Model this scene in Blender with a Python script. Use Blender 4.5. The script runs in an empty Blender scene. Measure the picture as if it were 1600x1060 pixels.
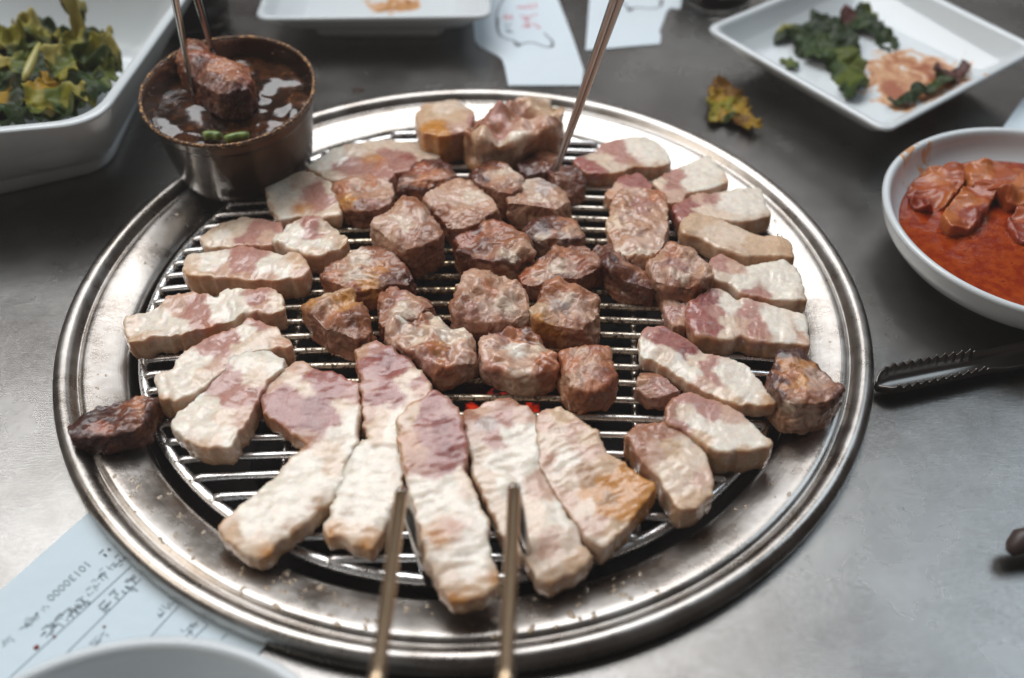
import bpy, bmesh, math, random
import numpy as np
from mathutils import Vector, Matrix
from mathutils.bvhtree import BVHTree
R = math.radians
random.seed(4); rng = np.random.RandomState(4)
sc = bpy.context.scene
# ---------------------------------------------------------------- camera
CAM = (0.02279, -0.38028, 0.35885); PITCH = 0.783646; FPX = 1600.0
cd = bpy.data.cameras.new('camera'); cam = bpy.data.objects.new('camera', cd)
sc.collection.objects.link(cam); sc.camera = cam
cam.location = CAM; cam.rotation_euler = (math.pi/2-PITCH, 0, 0)
cd.sensor_width = 36; cd.lens = 36; cd.clip_start = .01; cd.clip_end = 50
cd.dof.use_dof = True; cd.dof.focus_distance = .485; cd.dof.aperture_fstop = 4.5
cd.dof.aperture_blades = 0
# ---------------------------------------------------------------- world and lamps
w = bpy.data.worlds.new('World'); sc.world = w; w.use_nodes = True
w.node_tree.nodes['Background'].inputs[0].default_value = (1.0, .84, .74, 1)
w.node_tree.nodes['Background'].inputs[1].default_value = .055
def area(name, loc, target, sx, sy, power, col):
    l = bpy.data.lights.new(name, 'AREA'); l.shape = 'RECTANGLE'; l.size = sx; l.size_y = sy
    l.energy = power; l.color = col
    o = bpy.data.objects.new(name, l); sc.collection.objects.link(o); o.location = loc
    o.rotation_euler = (Vector(target)-Vector(loc)).to_track_quat('-Z', 'Y').to_euler()
    return o
area('window_light', (-.42, .95, 1.95), (0, 0, 0), 2.0, 1.1, 50, (.96, .98, 1.0))
area('room_light', (-1.5, -.2, 1.3), (-.05, -.05, 0), .8, .8, 9, (1.0, .93, .84))
area('side_window_light', (1.3, .7, 1.7), (0, 0, 0), .9, .7, 8, (.72, .87, 1.0))
area('far_table_fill', (.75, 1.9, 1.15), (.1, .1, 0), 1.0, .45, 1.6, (.95, .97, 1.0))  # added fill lamp, brightens the steel table at the far right
sc.view_settings.view_transform = 'Standard'; sc.view_settings.look = 'None'
sc.view_settings.exposure = 0; sc.view_settings.gamma = 1
sc.cycles.max_bounces = 8
# ---------------------------------------------------------------- helpers
SP, CP = math.sin(PITCH), math.cos(PITCH)
def ray(px, py):
    u = (px-800)/FPX; v = (530-py)/FPX
    return np.array([u, CP+v*SP, -SP+v*CP])
def at(px, py, z=0.0):
    d = ray(px, py); t = (z-CAM[2])/d[2]
    return np.array([CAM[0]+d[0]*t, CAM[1]+d[1]*t, z])
COL = sc.collection
def link(o, parent=None):
    COL.objects.link(o)
    if parent is not None: o.parent = parent
    return o
def tag(o, label=None, cat=None, group=None, kind=None):
    if label: o['label'] = label
    if cat: o['category'] = cat
    if group: o['group'] = group
    if kind: o['kind'] = kind
    return o
def empty(name, loc, label, cat, group=None):
    o = bpy.data.objects.new(name, None); o.empty_display_size = .01
    o.location = loc; link(o); return tag(o, label, cat, group)
def mesh_obj(name, V, F, mat, parent=None, smooth=True, loc=None):
    """mesh in world coordinates; origin moved to loc (or parent's location)"""
    V = np.asarray(V, float)
    if parent is not None:
        off = np.array(parent.location)
        pp = parent.parent
        while pp is not None: off = off+np.array(pp.location); pp = pp.parent
    elif loc is not None: off = np.asarray(loc, float)
    else: off = np.array([V[:,0].mean(), V[:,1].mean(), V[:,2].min()])
    me = bpy.data.meshes.new(name); me.from_pydata((V-off).tolist(), [], F); me.update()
    if smooth: me.polygons.foreach_set('use_smooth', [True]*len(me.polygons))
    if mat: me.materials.append(mat)
    o = bpy.data.objects.new(name, me)
    link(o, parent)
    if parent is None: o.location = off
    return o
def fixn(o):
    bm = bmesh.new(); bm.from_mesh(o.data); bmesh.ops.recalc_face_normals(bm, faces=bm.faces[:]); bm.to_mesh(o.data); bm.free(); return o
def lathe(prof, n=96, c=(0, 0, 0), closed=False):
    V = []; F = []
    for i in range(n):
        a = 2*math.pi*i/n
        for r, z in prof: V.append((c[0]+r*math.cos(a), c[1]+r*math.sin(a), c[2]+z))
    m = len(prof)
    for i in range(n):
        j = (i+1) % n
        for k in range(m if closed else m-1):
            k2 = (k+1) % m
            F.append((i*m+k, j*m+k, j*m+k2, i*m+k2))
    return V, F
def smooth_prof(p, it=2):
    for _ in range(it):
        q = [p[0]]
        for a, b in zip(p[:-1], p[1:]):
            q += [(a[0]*.75+b[0]*.25, a[1]*.75+b[1]*.25), (a[0]*.25+b[0]*.75, a[1]*.25+b[1]*.75)]
        q.append(p[-1]); p = q
    return p
def tube(pts, rad, n=10, cap=True):
    """round bar along points, rad number or list"""
    P = [Vector(p) for p in pts]; m = len(P)
    rad = [rad]*m if not hasattr(rad, '__len__') else rad
    V = []; F = []; up = None
    for i in range(m):
        t = (P[min(i+1, m-1)]-P[max(i-1, 0)]).normalized()
        if up is None:
            up = Vector((0, 0, 1)) if abs(t.z) < .9 else Vector((0, 1, 0))
        s = t.cross(up).normalized(); up = s.cross(t).normalized()
        for k in range(n):
            a = 2*math.pi*k/n
            V.append(P[i]+s*math.cos(a)*rad[i]+up*math.sin(a)*rad[i])
    for i in range(m-1):
        for k in range(n):
            k2 = (k+1) % n
            F.append((i*n+k, i*n+k2, (i+1)*n+k2, (i+1)*n+k))
    if cap: F.append(tuple(range(n-1, -1, -1))); F.append(tuple((m-1)*n+k for k in range(n)))
    return [tuple(v) for v in V], F
def join(lst):
    V = []; F = []
    for v, f in lst:
        o = len(V); V += [tuple(x) for x in v]; F += [tuple(i+o for i in t) for t in f]
    return V, F
def prism(poly, z0, z1):
    """flat piece with thickness; poly = [(x,y)] ccw or cw"""
    n = len(poly); V = [(x, y, z0) for x, y in poly]+[(x, y, z1) for x, y in poly]
    F = [tuple(range(n-1, -1, -1)), tuple(range(n, 2*n))]
    F += [(i, (i+1) % n, (i+1) % n+n, i+n) for i in range(n)]
    return V, F
def rquad(corners, rad, n=8):
    """rounded polygon through xy corners -> list of 4*(n+1) points"""
    out = []; m = len(corners); C = [Vector(c[:2]) for c in corners]
    for i in range(m):
        c = C[i]; a = C[i-1]; b = C[(i+1) % m]
        d1 = (a-c).normalized()*rad; d2 = (b-c).normalized()*rad
        for k in range(n+1):
            t = k/n; out.append(tuple((c+d1)*(1-t)**2+c*2*t*(1-t)+(c+d2)*t*t))
    return out
def loft(rings, cap0=True, cap1=True):
    V = []; F = []; n = len(rings[0])
    for r in rings: V += r
    for i in range(len(rings)-1):
        for k in range(n):
            k2 = (k+1) % n; F.append((i*n+k, i*n+k2, (i+1)*n+k2, (i+1)*n+k))
    if cap0: F.append(tuple(range(n-1, -1, -1)))
    if cap1: F.append(tuple((len(rings)-1)*n+k for k in range(n)))
    return V, F
# numpy value noise
def _h(ix, iy, iz, s):
    h = (ix*374761393+iy*668265263+iz*2147483647+s*1274126177) & 0xffffffff
    h = ((h ^ (h >> 13))*1274126177) & 0xffffffff
    h = ((h ^ (h >> 16))*2246822519) & 0xffffffff
    return ((h >> 8) & 0xffff)/65535.0
def noise(P, s=0):
    """value noise -1..1"""
    i = np.floor(P).astype(np.int64); f = P-i; f = f*f*(3-2*f); r = 0
    for dx in (0, 1):
        for dy in (0, 1):
            for dz in (0, 1):
                wgt = (f[:,0] if dx else 1-f[:,0])*(f[:,1] if dy else 1-f[:,1])*(f[:,2] if dz else 1-f[:,2])
                r = r+wgt*_h(i[:,0]+dx, i[:,1]+dy, i[:,2]+dz, s)
    return r*2-1
def fbm(P, s=0, o=3):
    r = 0; a = 1; t = 0
    for k in range(o): r = r+a*noise(P*2**k+k*17.3, s+k); t += a; a *= .5
    return r/t
def ridge(P, s=0): return 1-2*np.abs(noise(P, s))
def sstep(a, b, x):
    t = np.clip((x-a)/(b-a), 0, 1); return t*t*(3-2*t)
# ---------------------------------------------------------------- materials
def mat(name, base=(.5,.5,.5), rough=.5, metal=0, **kw):
    m = bpy.data.materials.new(name); m.use_nodes = True; nt = m.node_tree
    b = nt.nodes['Principled BSDF']; b.inputs['Base Color'].default_value = (*base, 1)
    b.inputs['Roughness'].default_value = rough; b.inputs['Metallic'].default_value = metal
    for k, v in kw.items(): b.inputs[k.replace('_', ' ')].default_value = v
    return m, nt, b
def nd(nt, t, **kw):
    n = nt.nodes.new(t)
    for k, v in kw.items():
        if k.startswith('i_'): n.inputs[k[2:].replace('_', ' ')].default_value = v
        else: setattr(n, k, v)
    return n
def tex(nt, scale, detail=4, rough=.6, stretch=None, coord='Object', dist=0):
    tc = nd(nt, 'ShaderNodeTexCoord'); n = nd(nt, 'ShaderNodeTexNoise', i_Scale=scale, i_Detail=detail, i_Roughness=rough, i_Distortion=dist)
    src = tc.outputs[coord]
    if stretch:
        mp = nd(nt, 'ShaderNodeMapping'); mp.inputs['Scale'].default_value = stretch[:3]
        if len(stretch) > 3: mp.inputs['Rotation'].default_value = (0, 0, stretch[3])
        nt.links.new(src, mp.inputs[0]); src = mp.outputs[0]
    nt.links.new(src, n.inputs['Vector']); return n
def ramp(nt, src, stops):
    r = nd(nt, 'ShaderNodeValToRGB'); e = r.color_ramp.elements
    while len(e) < len(stops): e.new(.5)
    for k, (p, c) in enumerate(stops):
        e[k].position = p; e[k].color = (*c, 1) if hasattr(c, '__len__') else (c, c, c, 1)
    nt.links.new(src, r.inputs[0]); return r
def bump(nt, b, srcs, prev=None):
    for s, st, d in srcs:
        n = nd(nt, 'ShaderNodeBump'); n.inputs['Strength'].default_value = st; n.inputs['Distance'].default_value = d
        nt.links.new(s, n.inputs['Height'])
        if prev: nt.links.new(prev, n.inputs['Normal'])
        prev = n.outputs[0]
    nt.links.new(prev, b.inputs['Normal']); return prev
def mix(nt, f, a, b_, mode='MIX'):
    m = nd(nt, 'ShaderNodeMix', data_type='RGBA', blend_type=mode)
    for s, i in ((f, 0), (a, 6), (b_, 7)):
        if hasattr(s, 'links') or isinstance(s, bpy.types.NodeSocket): nt.links.new(s, m.inputs[i])
        else: m.inputs[i].default_value = s if i == 0 else (*s, 1)
    return m.outputs[2]

# table: worn brushed stainless steel
M_table, nt, b = mat('worn_table_steel', (.32,.31,.30), .3, 1)
cl = tex(nt, 9, 5, .6); fi = tex(nt, 160, 4, .6, (1, 14, 1, R(20))); fi2 = tex(nt, 420, 2, .5, (1, 30, 1, R(-35)))
cr = ramp(nt, cl.outputs[0], [(.3, (.17,.158,.148)), (.7, (.33,.32,.305))]); nt.links.new(cr.outputs[0], b.inputs['Base Color'])
rr = ramp(nt, cl.outputs[0], [(.3, .20), (.75, .34)]); nt.links.new(rr.outputs[0], b.inputs['Roughness'])
bump(nt, b, [(fi.outputs[0], .14, .0006), (fi2.outputs[0], .10, .0003), (tex(nt, 60, 5, .7).outputs[0], .10, .0008)])
# ring steel
M_ring, nt, b = mat('greasy_ring_steel', (.62,.58,.54), .26, 1)
n1 = tex(nt, 30, 5, .65); n2 = tex(nt, 300, 4, .7); n3 = tex(nt, 1500, 2, .6)
cr = ramp(nt, n1.outputs[0], [(.32, (.26,.225,.195)), (.62, (.45,.425,.40))])
sp = ramp(nt, n2.outputs[0], [(.66, 0.), (.72, 1.)])
nt.links.new(mix(nt, sp.outputs[0], cr.outputs[0], (.22,.15,.10)), b.inputs['Base Color'])
rr = ramp(nt, n1.outputs[0], [(.3, .20), (.7, .40)]); nt.links.new(rr.outputs[0], b.inputs['Roughness'])
geo = nd(nt, 'ShaderNodeNewGeometry'); mxy = nd(nt, 'ShaderNodeVectorMath', operation='MULTIPLY'); nt.links.new(geo.outputs['Position'], mxy.inputs[0]); mxy.inputs[1].default_value = (1, 1, 0)
ln = nd(nt, 'ShaderNodeVectorMath', operation='LENGTH'); nt.links.new(mxy.outputs[0], ln.inputs[0]); cxyz = nd(nt, 'ShaderNodeCombineXYZ'); nt.links.new(ln.outputs['Value'], cxyz.inputs[0])
br = nd(nt, 'ShaderNodeTexNoise', i_Scale=1900, i_Detail=2); nt.links.new(cxyz.outputs[0], br.inputs['Vector'])
bump(nt, b, [(br.outputs[0], .22, .0003), (n2.outputs[0], .12, .0006), (n3.outputs[0], .08, .0002), (tex(nt, 14, 3).outputs[0], .12, .003)])
# grate steel, sooty towards the hot middle
M_bar, nt, b = mat('grate_bar_steel', (.7,.68,.65), .2, 1)
tc = nd(nt, 'ShaderNodeTexCoord'); geo = nd(nt, 'ShaderNodeNewGeometry')
vl = nd(nt, 'ShaderNodeVectorMath', operation='LENGTH'); nt.links.new(geo.outputs['Position'], vl.inputs[0])
nz = nd(nt, 'ShaderNodeTexNoise', i_Scale=420, i_Detail=4, i_Roughness=.7); nt.links.new(geo.outputs['Position'], nz.inputs['Vector'])
hot = ramp(nt, vl.outputs['Value'], [(.05, 1.), (.14, 0.)])
ad = nd(nt, 'ShaderNodeMath', operation='MULTIPLY_ADD'); nt.links.new(hot.outputs[0], ad.inputs[0]); ad.inputs[1].default_value = .26; nt.links.new(nz.outputs[0], ad.inputs[2])
soot = ramp(nt, ad.outputs[0], [(.66, 0.), (.76, 1.)])
warm = mix(nt, hot.outputs[0], (.84,.83,.82), (.56,.43,.27))
nt.links.new(mix(nt, soot.outputs[0], warm, (.07,.035,.015)), b.inputs['Base Color'])
mt = ramp(nt, soot.outputs[0], [(0, 1.), (1, .2)]); nt.links.new(mt.outputs[0], b.inputs['Metallic'])
rr = ramp(nt, ad.outputs[0], [(.4, .24), (.8, .5)]); nt.links.new(rr.outputs[0], b.inputs['Roughness'])
bump(nt, b, [(nz.outputs[0], .12, .0005)])
# dark inside of the fire pot
M_pot, nt, b = mat('sooty_fire_pot', (.022,.015,.012), .7, 0)
bump(nt, b, [(tex(nt, 120, 4).outputs[0], .4, .002)])
# charcoal with glowing cracks
M_coal, nt, b = mat('glowing_charcoal', (.02,.018,.018), .9)
geo = nd(nt, 'ShaderNodeNewGeometry')
nz = nd(nt, 'ShaderNodeTexNoise', i_Scale=38, i_Detail=4, i_Roughness=.6); nt.links.new(geo.outputs['Position'], nz.inputs['Vector'])
dd = nd(nt, 'ShaderNodeVectorMath', operation='DISTANCE'); nt.links.new(geo.outputs['Position'], dd.inputs[0]); dd.inputs[1].default_value = (0.0125, -0.0198, -.055)
hm = nd(nt, 'ShaderNodeMapRange'); nt.links.new(dd.outputs['Value'], hm.inputs[0]); hm.inputs[1].default_value = .015; hm.inputs[2].default_value = .055; hm.inputs[3].default_value = .09; hm.inputs[4].default_value = -.14
had = nd(nt, 'ShaderNodeMath', operation='ADD'); nt.links.new(nz.outputs[0], had.inputs[0]); nt.links.new(hm.outputs[0], had.inputs[1])
er = ramp(nt, had.outputs[0], [(.60, (0,0,0)), (.67, (.6,.02,.004)), (.80, (1,.12,.02))]); nt.links.new(er.outputs[0], b.inputs['Emission Color'])
b.inputs['Emission Strength'].default_value = .8
# porcelain
M_white, nt, b = mat('white_glazed_porcelain', (.62,.66,.68), .16, 0, Coat_Weight=.3)
nz = tex(nt, 12, 3); cr = ramp(nt, nz.outputs[0], [(.3, (.59,.64,.66)), (.7, (.64,.68,.70))]); nt.links.new(cr.outputs[0], b.inputs['Base Color'])
bump(nt, b, [(nz.outputs[0], .1, .002)])
def stained(name, centre, radius, seed, scale, thr, scol):
    m, nt, b = mat(name, (.62,.66,.68), .18)
    geo = nd(nt, 'ShaderNodeNewGeometry')
    sub = nd(nt, 'ShaderNodeVectorMath', operation='DISTANCE'); nt.links.new(geo.outputs['Position'], sub.inputs[0]); sub.inputs[1].default_value = centre
    mp = nd(nt, 'ShaderNodeMapping'); nt.links.new(geo.outputs['Position'], mp.inputs[0]); mp.inputs['Location'].default_value = (seed, seed, 0); mp.inputs['Scale'].default_value = (1, 1, .4)
    nz = nd(nt, 'ShaderNodeTexNoise', i_Scale=scale, i_Detail=5, i_Roughness=.65, i_Distortion=.8); nt.links.new(mp.outputs[0], nz.inputs['Vector'])
    fall = nd(nt, 'ShaderNodeMapRange'); nt.links.new(sub.outputs['Value'], fall.inputs[0])
    fall.inputs[1].default_value = radius*.3; fall.inputs[2].default_value = radius; fall.inputs[3].default_value = .16; fall.inputs[4].default_value = -.5
    ad = nd(nt, 'ShaderNodeMath', operation='ADD'); nt.links.new(nz.outputs[0], ad.inputs[0]); nt.links.new(fall.outputs[0], ad.inputs[1])
    st = ramp(nt, ad.outputs[0], [(thr, (.62,.66,.68)), (thr+.05, (.60,.34,.17)), (thr+.2, scol)])
    nt.links.new(st.outputs[0], b.inputs['Base Color']); return m
# paper
M_paper, nt, b = mat('white_paper', (.62,.69,.74), .75)
bump(nt, b, [(tex(nt, 25, 3).outputs[0], .5, .004)])
M_paper2, nt, b = mat('thin_bluish_receipt_paper', (.58,.68,.74), .7)
bump(nt, b, [(tex(nt, 25, 3).outputs[0], .5, .004)])
M_ink, _, _ = mat('black_ink', (.07,.07,.08), .7)
M_inkg, _, _ = mat('grey_print', (.30,.36,.40), .7)
M_red, _, _ = mat('red_ink', (.62,.07,.09), .7)
# steel of cutlery and cup
M_steel, nt, b = mat('polished_steel', (.62,.60,.57), .2, 1)
bump(nt, b, [(tex(nt, 200, 3).outputs[0], .08, .0006)])
M_stick, nt, b = mat('chopstick_steel', (.56,.56,.56), .34, 1)
bump(nt, b, [(tex(nt, 200, 3).outputs[0], .06, .0004)])
M_rod_refl, nt, b = mat('steel_rod_reflected_tan', (.50,.37,.24), .3, 1)  # tan of a reflection put into the steel's base colour
bump(nt, b, [(tex(nt, 250, 3).outputs[0], .1, .0006)])
M_dsteel, nt, b = mat('dark_polished_steel', (.33,.31,.30), .16, 1)
bump(nt, b, [(tex(nt, 150, 3).outputs[0], .08, .0006)])
M_tong, nt, b = mat('dark_tong_steel', (.16,.15,.14), .30, 1)
bump(nt, b, [(tex(nt, 150, 3).outputs[0], .08, .0006)])
M_cup, nt, b = mat('cup_steel_stained_lit_left', (.5,.46,.42), .22, .95)
geo = nd(nt, 'ShaderNodeTexCoord'); sx = nd(nt, 'ShaderNodeSeparateXYZ'); nt.links.new(geo.outputs['Object'], sx.inputs[0])
nz = tex(nt, 70, 5, .7, dist=.5); nz2 = tex(nt, 20, 4)
mr = nd(nt, 'ShaderNodeMapRange'); nt.links.new(sx.outputs['Z'], mr.inputs[0]); mr.inputs[1].default_value = .012; mr.inputs[2].default_value = .06; mr.inputs[3].default_value = 0; mr.inputs[4].default_value = .12
ad = nd(nt, 'ShaderNodeMath', operation='ADD'); nt.links.new(nz2.outputs[0], ad.inputs[0]); nt.links.new(mr.outputs[0], ad.inputs[1])
mx = nd(nt, 'ShaderNodeMapRange'); nt.links.new(sx.outputs['X'], mx.inputs[0]); mx.inputs[1].default_value = -.025; mx.inputs[2].default_value = .01; mx.inputs[3].default_value = -.1; mx.inputs[4].default_value = .2  # bright left reflection and dark right side painted in across X
ad2 = nd(nt, 'ShaderNodeMath', operation='ADD'); nt.links.new(ad.outputs[0], ad2.inputs[0]); nt.links.new(mx.outputs[0], ad2.inputs[1])
dr = ramp(nt, ad2.outputs[0], [(.55, (.55,.54,.53)), (.68, (.12,.075,.05)), (1, (.045,.024,.015))])
sp = ramp(nt, nz.outputs[0], [(.5, 0.), (.6, 1.)])
nt.links.new(dr.outputs[0], b.inputs['Base Color'])
rr = ramp(nt, ad2.outputs[0], [(.5, .18), (.9, .42)]); nt.links.new(rr.outputs[0], b.inputs['Roughness'])
bump(nt, b, [(nz.outputs[0], .2, .001)])
M_crust, nt, b = mat('dried_sauce_crust', (.14,.055,.02), .4)
nz = tex(nt, 500, 4); cr = ramp(nt, nz.outputs[0], [(.35, (.03,.012,.006)), (.52, (.12,.05,.018)), (.64, (.55,.30,.11))]); nt.links.new(cr.outputs[0], b.inputs['Base Color'])  # lightest stop paints golden glints onto the crust
bump(nt, b, [(nz.outputs[0], .8, .0015)])
M_sauce, nt, b = mat('dark_soy_sauce', (.05,.018,.008), .13, 0)
nz = tex(nt, 110, 4, .6, dist=1.); cr = ramp(nt, nz.outputs[0], [(.4, (.016,.007,.004)), (.62, (.07,.024,.009)), (.74, (.26,.11,.04))]); nt.links.new(cr.outputs[0], b.inputs['Base Color'])
bump(nt, b, [(tex(nt, 60, 2).outputs[0], .25, .003)])
M_broth, nt, b = mat('red_kimchi_broth', (.28,.03,.004), .1)
nz = tex(nt, 160, 4, .6); cr = ramp(nt, nz.outputs[0], [(.4, (.22,.02,.003)), (.62, (.33,.05,.006)), (.7, (.14,.012,.003))]); nt.links.new(cr.outputs[0], b.inputs['Base Color'])
bump(nt, b, [(nz.outputs[0], .2, .001)])
# soft food: colour from the piece's own tissue map (fat, lean, crust, painted crease shade), fine grain added here
def food(name, rough=(.20,.36), sss=.5, fine=1.0, grain=900, bs=.20, coat=.35, gd=.88):
    m, nt, b = mat(name)
    at_ = nd(nt, 'ShaderNodeVertexColor', layer_name='tissue')
    n1 = tex(nt, grain, 4, .65); n2 = tex(nt, grain*.25, 4, .6, dist=.6)
    g = ramp(nt, n1.outputs[0], [(.3, gd), (.7, 1.1)])
    c1 = mix(nt, .55, at_.outputs[0], g.outputs[0], 'MULTIPLY')
    g2 = ramp(nt, n2.outputs[0], [(.30, (.86,.74,.68)), (.5, (1,1,1)), (.8, (1.06,1.05,1.04))])
    nt.links.new(mix(nt, .45, c1, g2.outputs[0], 'MULTIPLY'), b.inputs['Base Color'])
    rr = ramp(nt, n2.outputs[0], [(.3, rough[0]), (.7, rough[1])]); nt.links.new(rr.outputs[0], b.inputs['Roughness'])
    bump(nt, b, [(n2.outputs[0], bs, .0016*fine), (n1.outputs[0], bs*.8, .0006*fine)])
    b.inputs['Subsurface Weight'].default_value = sss
    b.inputs['Subsurface Radius'].default_value = (1, .5, .3); b.inputs['Subsurface Scale'].default_value = .006; b.inputs['Coat Weight'].default_value = coat; b.inputs['Coat Roughness'].default_value = .14
    b.inputs['Specular IOR Level'].default_value = .5
    return m
M_meat = food('pork_tissue'); M_crusty = food('seared_pork_tissue', (.22,.42), .15, 1.0, 800, .7, .45, .78)
M_kim = food('kimchi_tissue', (.28,.42), .25, .7, 500, .3, .1); M_leaf = food('cooked_leaf_tissue', (.38, .6), .05, .8, 420, .4, .0); M_leaf.node_tree.nodes['Principled BSDF'].inputs['Specular IOR Level'].default_value = .28
PAL = dict(W=(.82,.745,.64), w=(.73,.58,.45), C=(.62,.43,.28), T=(.42,.235,.115), O=(.55,.24,.045), o=(.50,.21,.06), P=(.46,.235,.19), p=(.62,.41,.31),
           M=(.34,.115,.095), V=(.25,.068,.058), G=(.38,.175,.105), g=(.55,.315,.20), B=(.18,.055,.022), b=(.34,.125,.052), R=(.35,.10,.042), r=(.50,.20,.095),
           K=(.045,.016,.011), k=(.11,.03,.018), D=(.07,.018,.012), S=(.50,.40,.36),
           k1=(.33,.065,.011), k2=(.24,.03,.006), k3=(.43,.13,.03), g1=(.022,.045,.003), g2=(.070,.092,.006), g3=(.20,.18,.012), g4=(.013,.026,.003), g5=(.34,.29,.08), y1=(.28,.165,.010), y2=(.16,.075,.010))
# ---------------------------------------------------------------- table
HOLE = .172
def table():
    n = 128; V = []; F = []; radii = [HOLE, .21, .3]
    for r in radii:
        for i in range(n): V.append((r*math.cos(2*math.pi*i/n), r*math.sin(2*math.pi*i/n), 0))
    for i in range(n):
        a = 2*math.pi*i/n; c, s = math.cos(a), math.sin(a); k = 1/max(abs(c)/.85, abs(s)/.62)
        V.append((c*k, s*k+.12, 0))
    for j in range(3):
        for i in range(n):
            i2 = (i+1) % n; F.append((j*n+i, j*n+i2, (j+1)*n+i2, (j+1)*n+i))
    for i in range(n): V.append((V[i][0], V[i][1], -.012))
    for i in range(n): V.append((V[3*n+i][0], V[3*n+i][1], -.03))
    for i in range(n):
        i2 = (i+1) % n; F.append((i, 4*n+i, 4*n+i2, i2)); F.append((3*n+i, 3*n+i2, 5*n+i2, 5*n+i))
    o = mesh_obj('table_top', V, F, M_table, smooth=False, loc=(0, 0, 0)); tag(o, kind='structure')
table()
# ring
prof = [(.1980,.0022),(.2000,.0022),(.2005,.0045),(.1995,.0078),(.1972,.0098),(.1945,.0100),(.1920,.0088),(.1900,.0064),(.1889,.0052),(.1878,.0060),
        (.1860,.0068),(.1830,.0064),(.1760,.0046),(.1700,.0026),(.1675,.0014),(.1662,-.0005),(.1656,-.004),(.1652,-.016),(.1650,-.030)]
prof_ring = prof[10:16]
V, F = lathe(smooth_prof(prof, 1), 192)
tag(fixn(mesh_obj('grill_ring', V, F, M_ring, loc=(0,0,0))), 'wide round stainless steel rim set into the table around the grate', 'grill rim')
prof = [(.1648,-.012),(.1640,-.035),(.158,-.060),(.140,-.078),(.10,-.084),(.0,-.085)]
V, F = lathe(smooth_prof(prof, 1), 96)
tag(mesh_obj('fire_pot', V, F, M_pot, loc=(0,0,-.085)), 'dark sooty round fire pit below the grate', 'fire pit')
# ---------------------------------------------------------------- grate
RG = .1600; ZR = .0015; DOME = .0085; GY = .0012
def dome(x, y):
    """height of the top of the bars"""
    q = np.clip((x*x+(y-GY)**2)/(RG*RG), 0, 1.3); return .0046+DOME*(1-q)+.0018
gr = empty('grill_grate', (0, GY, 0), 'round steel wire grate with parallel bars under the meat', 'grill grate')
V = []; n = 128
pts = [(RG*math.cos(2*math.pi*i/n), GY+RG*math.sin(2*math.pi*i/n), ZR) for i in range(n+1)]
V, F = tube(pts, .0027, 12, False); mesh_obj('outer_ring', V, F, M_bar, gr)
NB = 31; PITCHB = .0101
for k in range(NB):
    y = (k-(NB-1)/2)*PITCHB
    if abs(y) > RG-.004: continue
    xe = math.sqrt(RG*RG-y*y)-.001; pts = []; m = 26
    wob = rng.uniform(-.0004, .0004)
    pts.append((-xe, y+GY, ZR+.0005)); pts.append((-xe+.001, y+GY, ZR+.003))
    for i in range(m+1):
        x = (-xe+.003)+(2*xe-.006)*i/m
        pts.append((x, y+GY+wob*math.sin(x*18+k)+(.0011*math.exp(-((x-.0)/.03)**2)*math.sin(x*130+k) if k in (10, 11) else 0), float(dome(np.array(x), np.array(y+GY)))-.0018))
    pts.append((xe-.001, y+GY, ZR+.003)); pts.append((xe, y+GY, ZR+.0005))
    V, F = tube(pts, .00185, 10); mesh_obj('bar', V, F, M_bar, gr)
    for sx_ in (-1, 1):
        V, F = lathe([(.0, .0022), (.0022, .0018), (.0030, 0), (.0022, -.0018), (0, -.0022)], 8, (sx_*(xe+.0003), y+GY, ZR+.0006)); mesh_obj('weld', V, F, M_bar, gr)
for sx_ in (-1, 1):
    pts = [(sx_*.075+sx_*.018*t, -.137*(1-t)+.137*t+GY, float(dome(np.array(.085), np.array(-.137+.274*t)))-.0064) for t in np.linspace(0, 1, 14)]
    V, F = tube(pts, .0016, 8); mesh_obj('cross_rod', V, F, M_bar, gr)
# ---------------------------------------------------------------- charcoal
def blob_mesh(seed, nu=14, nv=9, amp=.25):
    V = []; F = []
    for i in range(nv+1):
        for j in range(nu):
            th = math.pi*i/nv; ph = 2*math.pi*j/nu
            V.append((math.sin(th)*math.cos(ph), math.sin(th)*math.sin(ph), math.cos(th)))
    V = np.array(V); V *= (1+amp*noise(V*1.7+seed*3.1, seed))[:,None]
    for i in range(nv):
        for j in range(nu):
            j2 = (j+1) % nu; F.append((i*nu+j, (i+1)*nu+j, (i+1)*nu+j2, i*nu+j2))
    return V, F
lumps = []
for i in range(-6, 7):
    for j in range(-6, 7):
        x = i*.019+rng.uniform(-.004, .004); y = j*.019+rng.uniform(-.004, .004)
        if math.hypot(x, y) > .115: continue
        V, F = blob_mesh(len(lumps), 10, 7, .35); a = rng.uniform(0, 6); rt = np.array([[math.cos(a), -math.sin(a), 0], [math.sin(a), math.cos(a), 0], [0, 0, 1]])
        lumps.append((V*np.array([.015,.011,.010])@rt+np.array([x, y, -.064+rng.uniform(0, .014)]), F))
V, F = join(lumps); o = mesh_obj('burning_charcoal', V, F, M_coal)
tag(o, 'bed of burning charcoal glowing faintly red under the grate', 'charcoal', kind='stuff')
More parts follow.
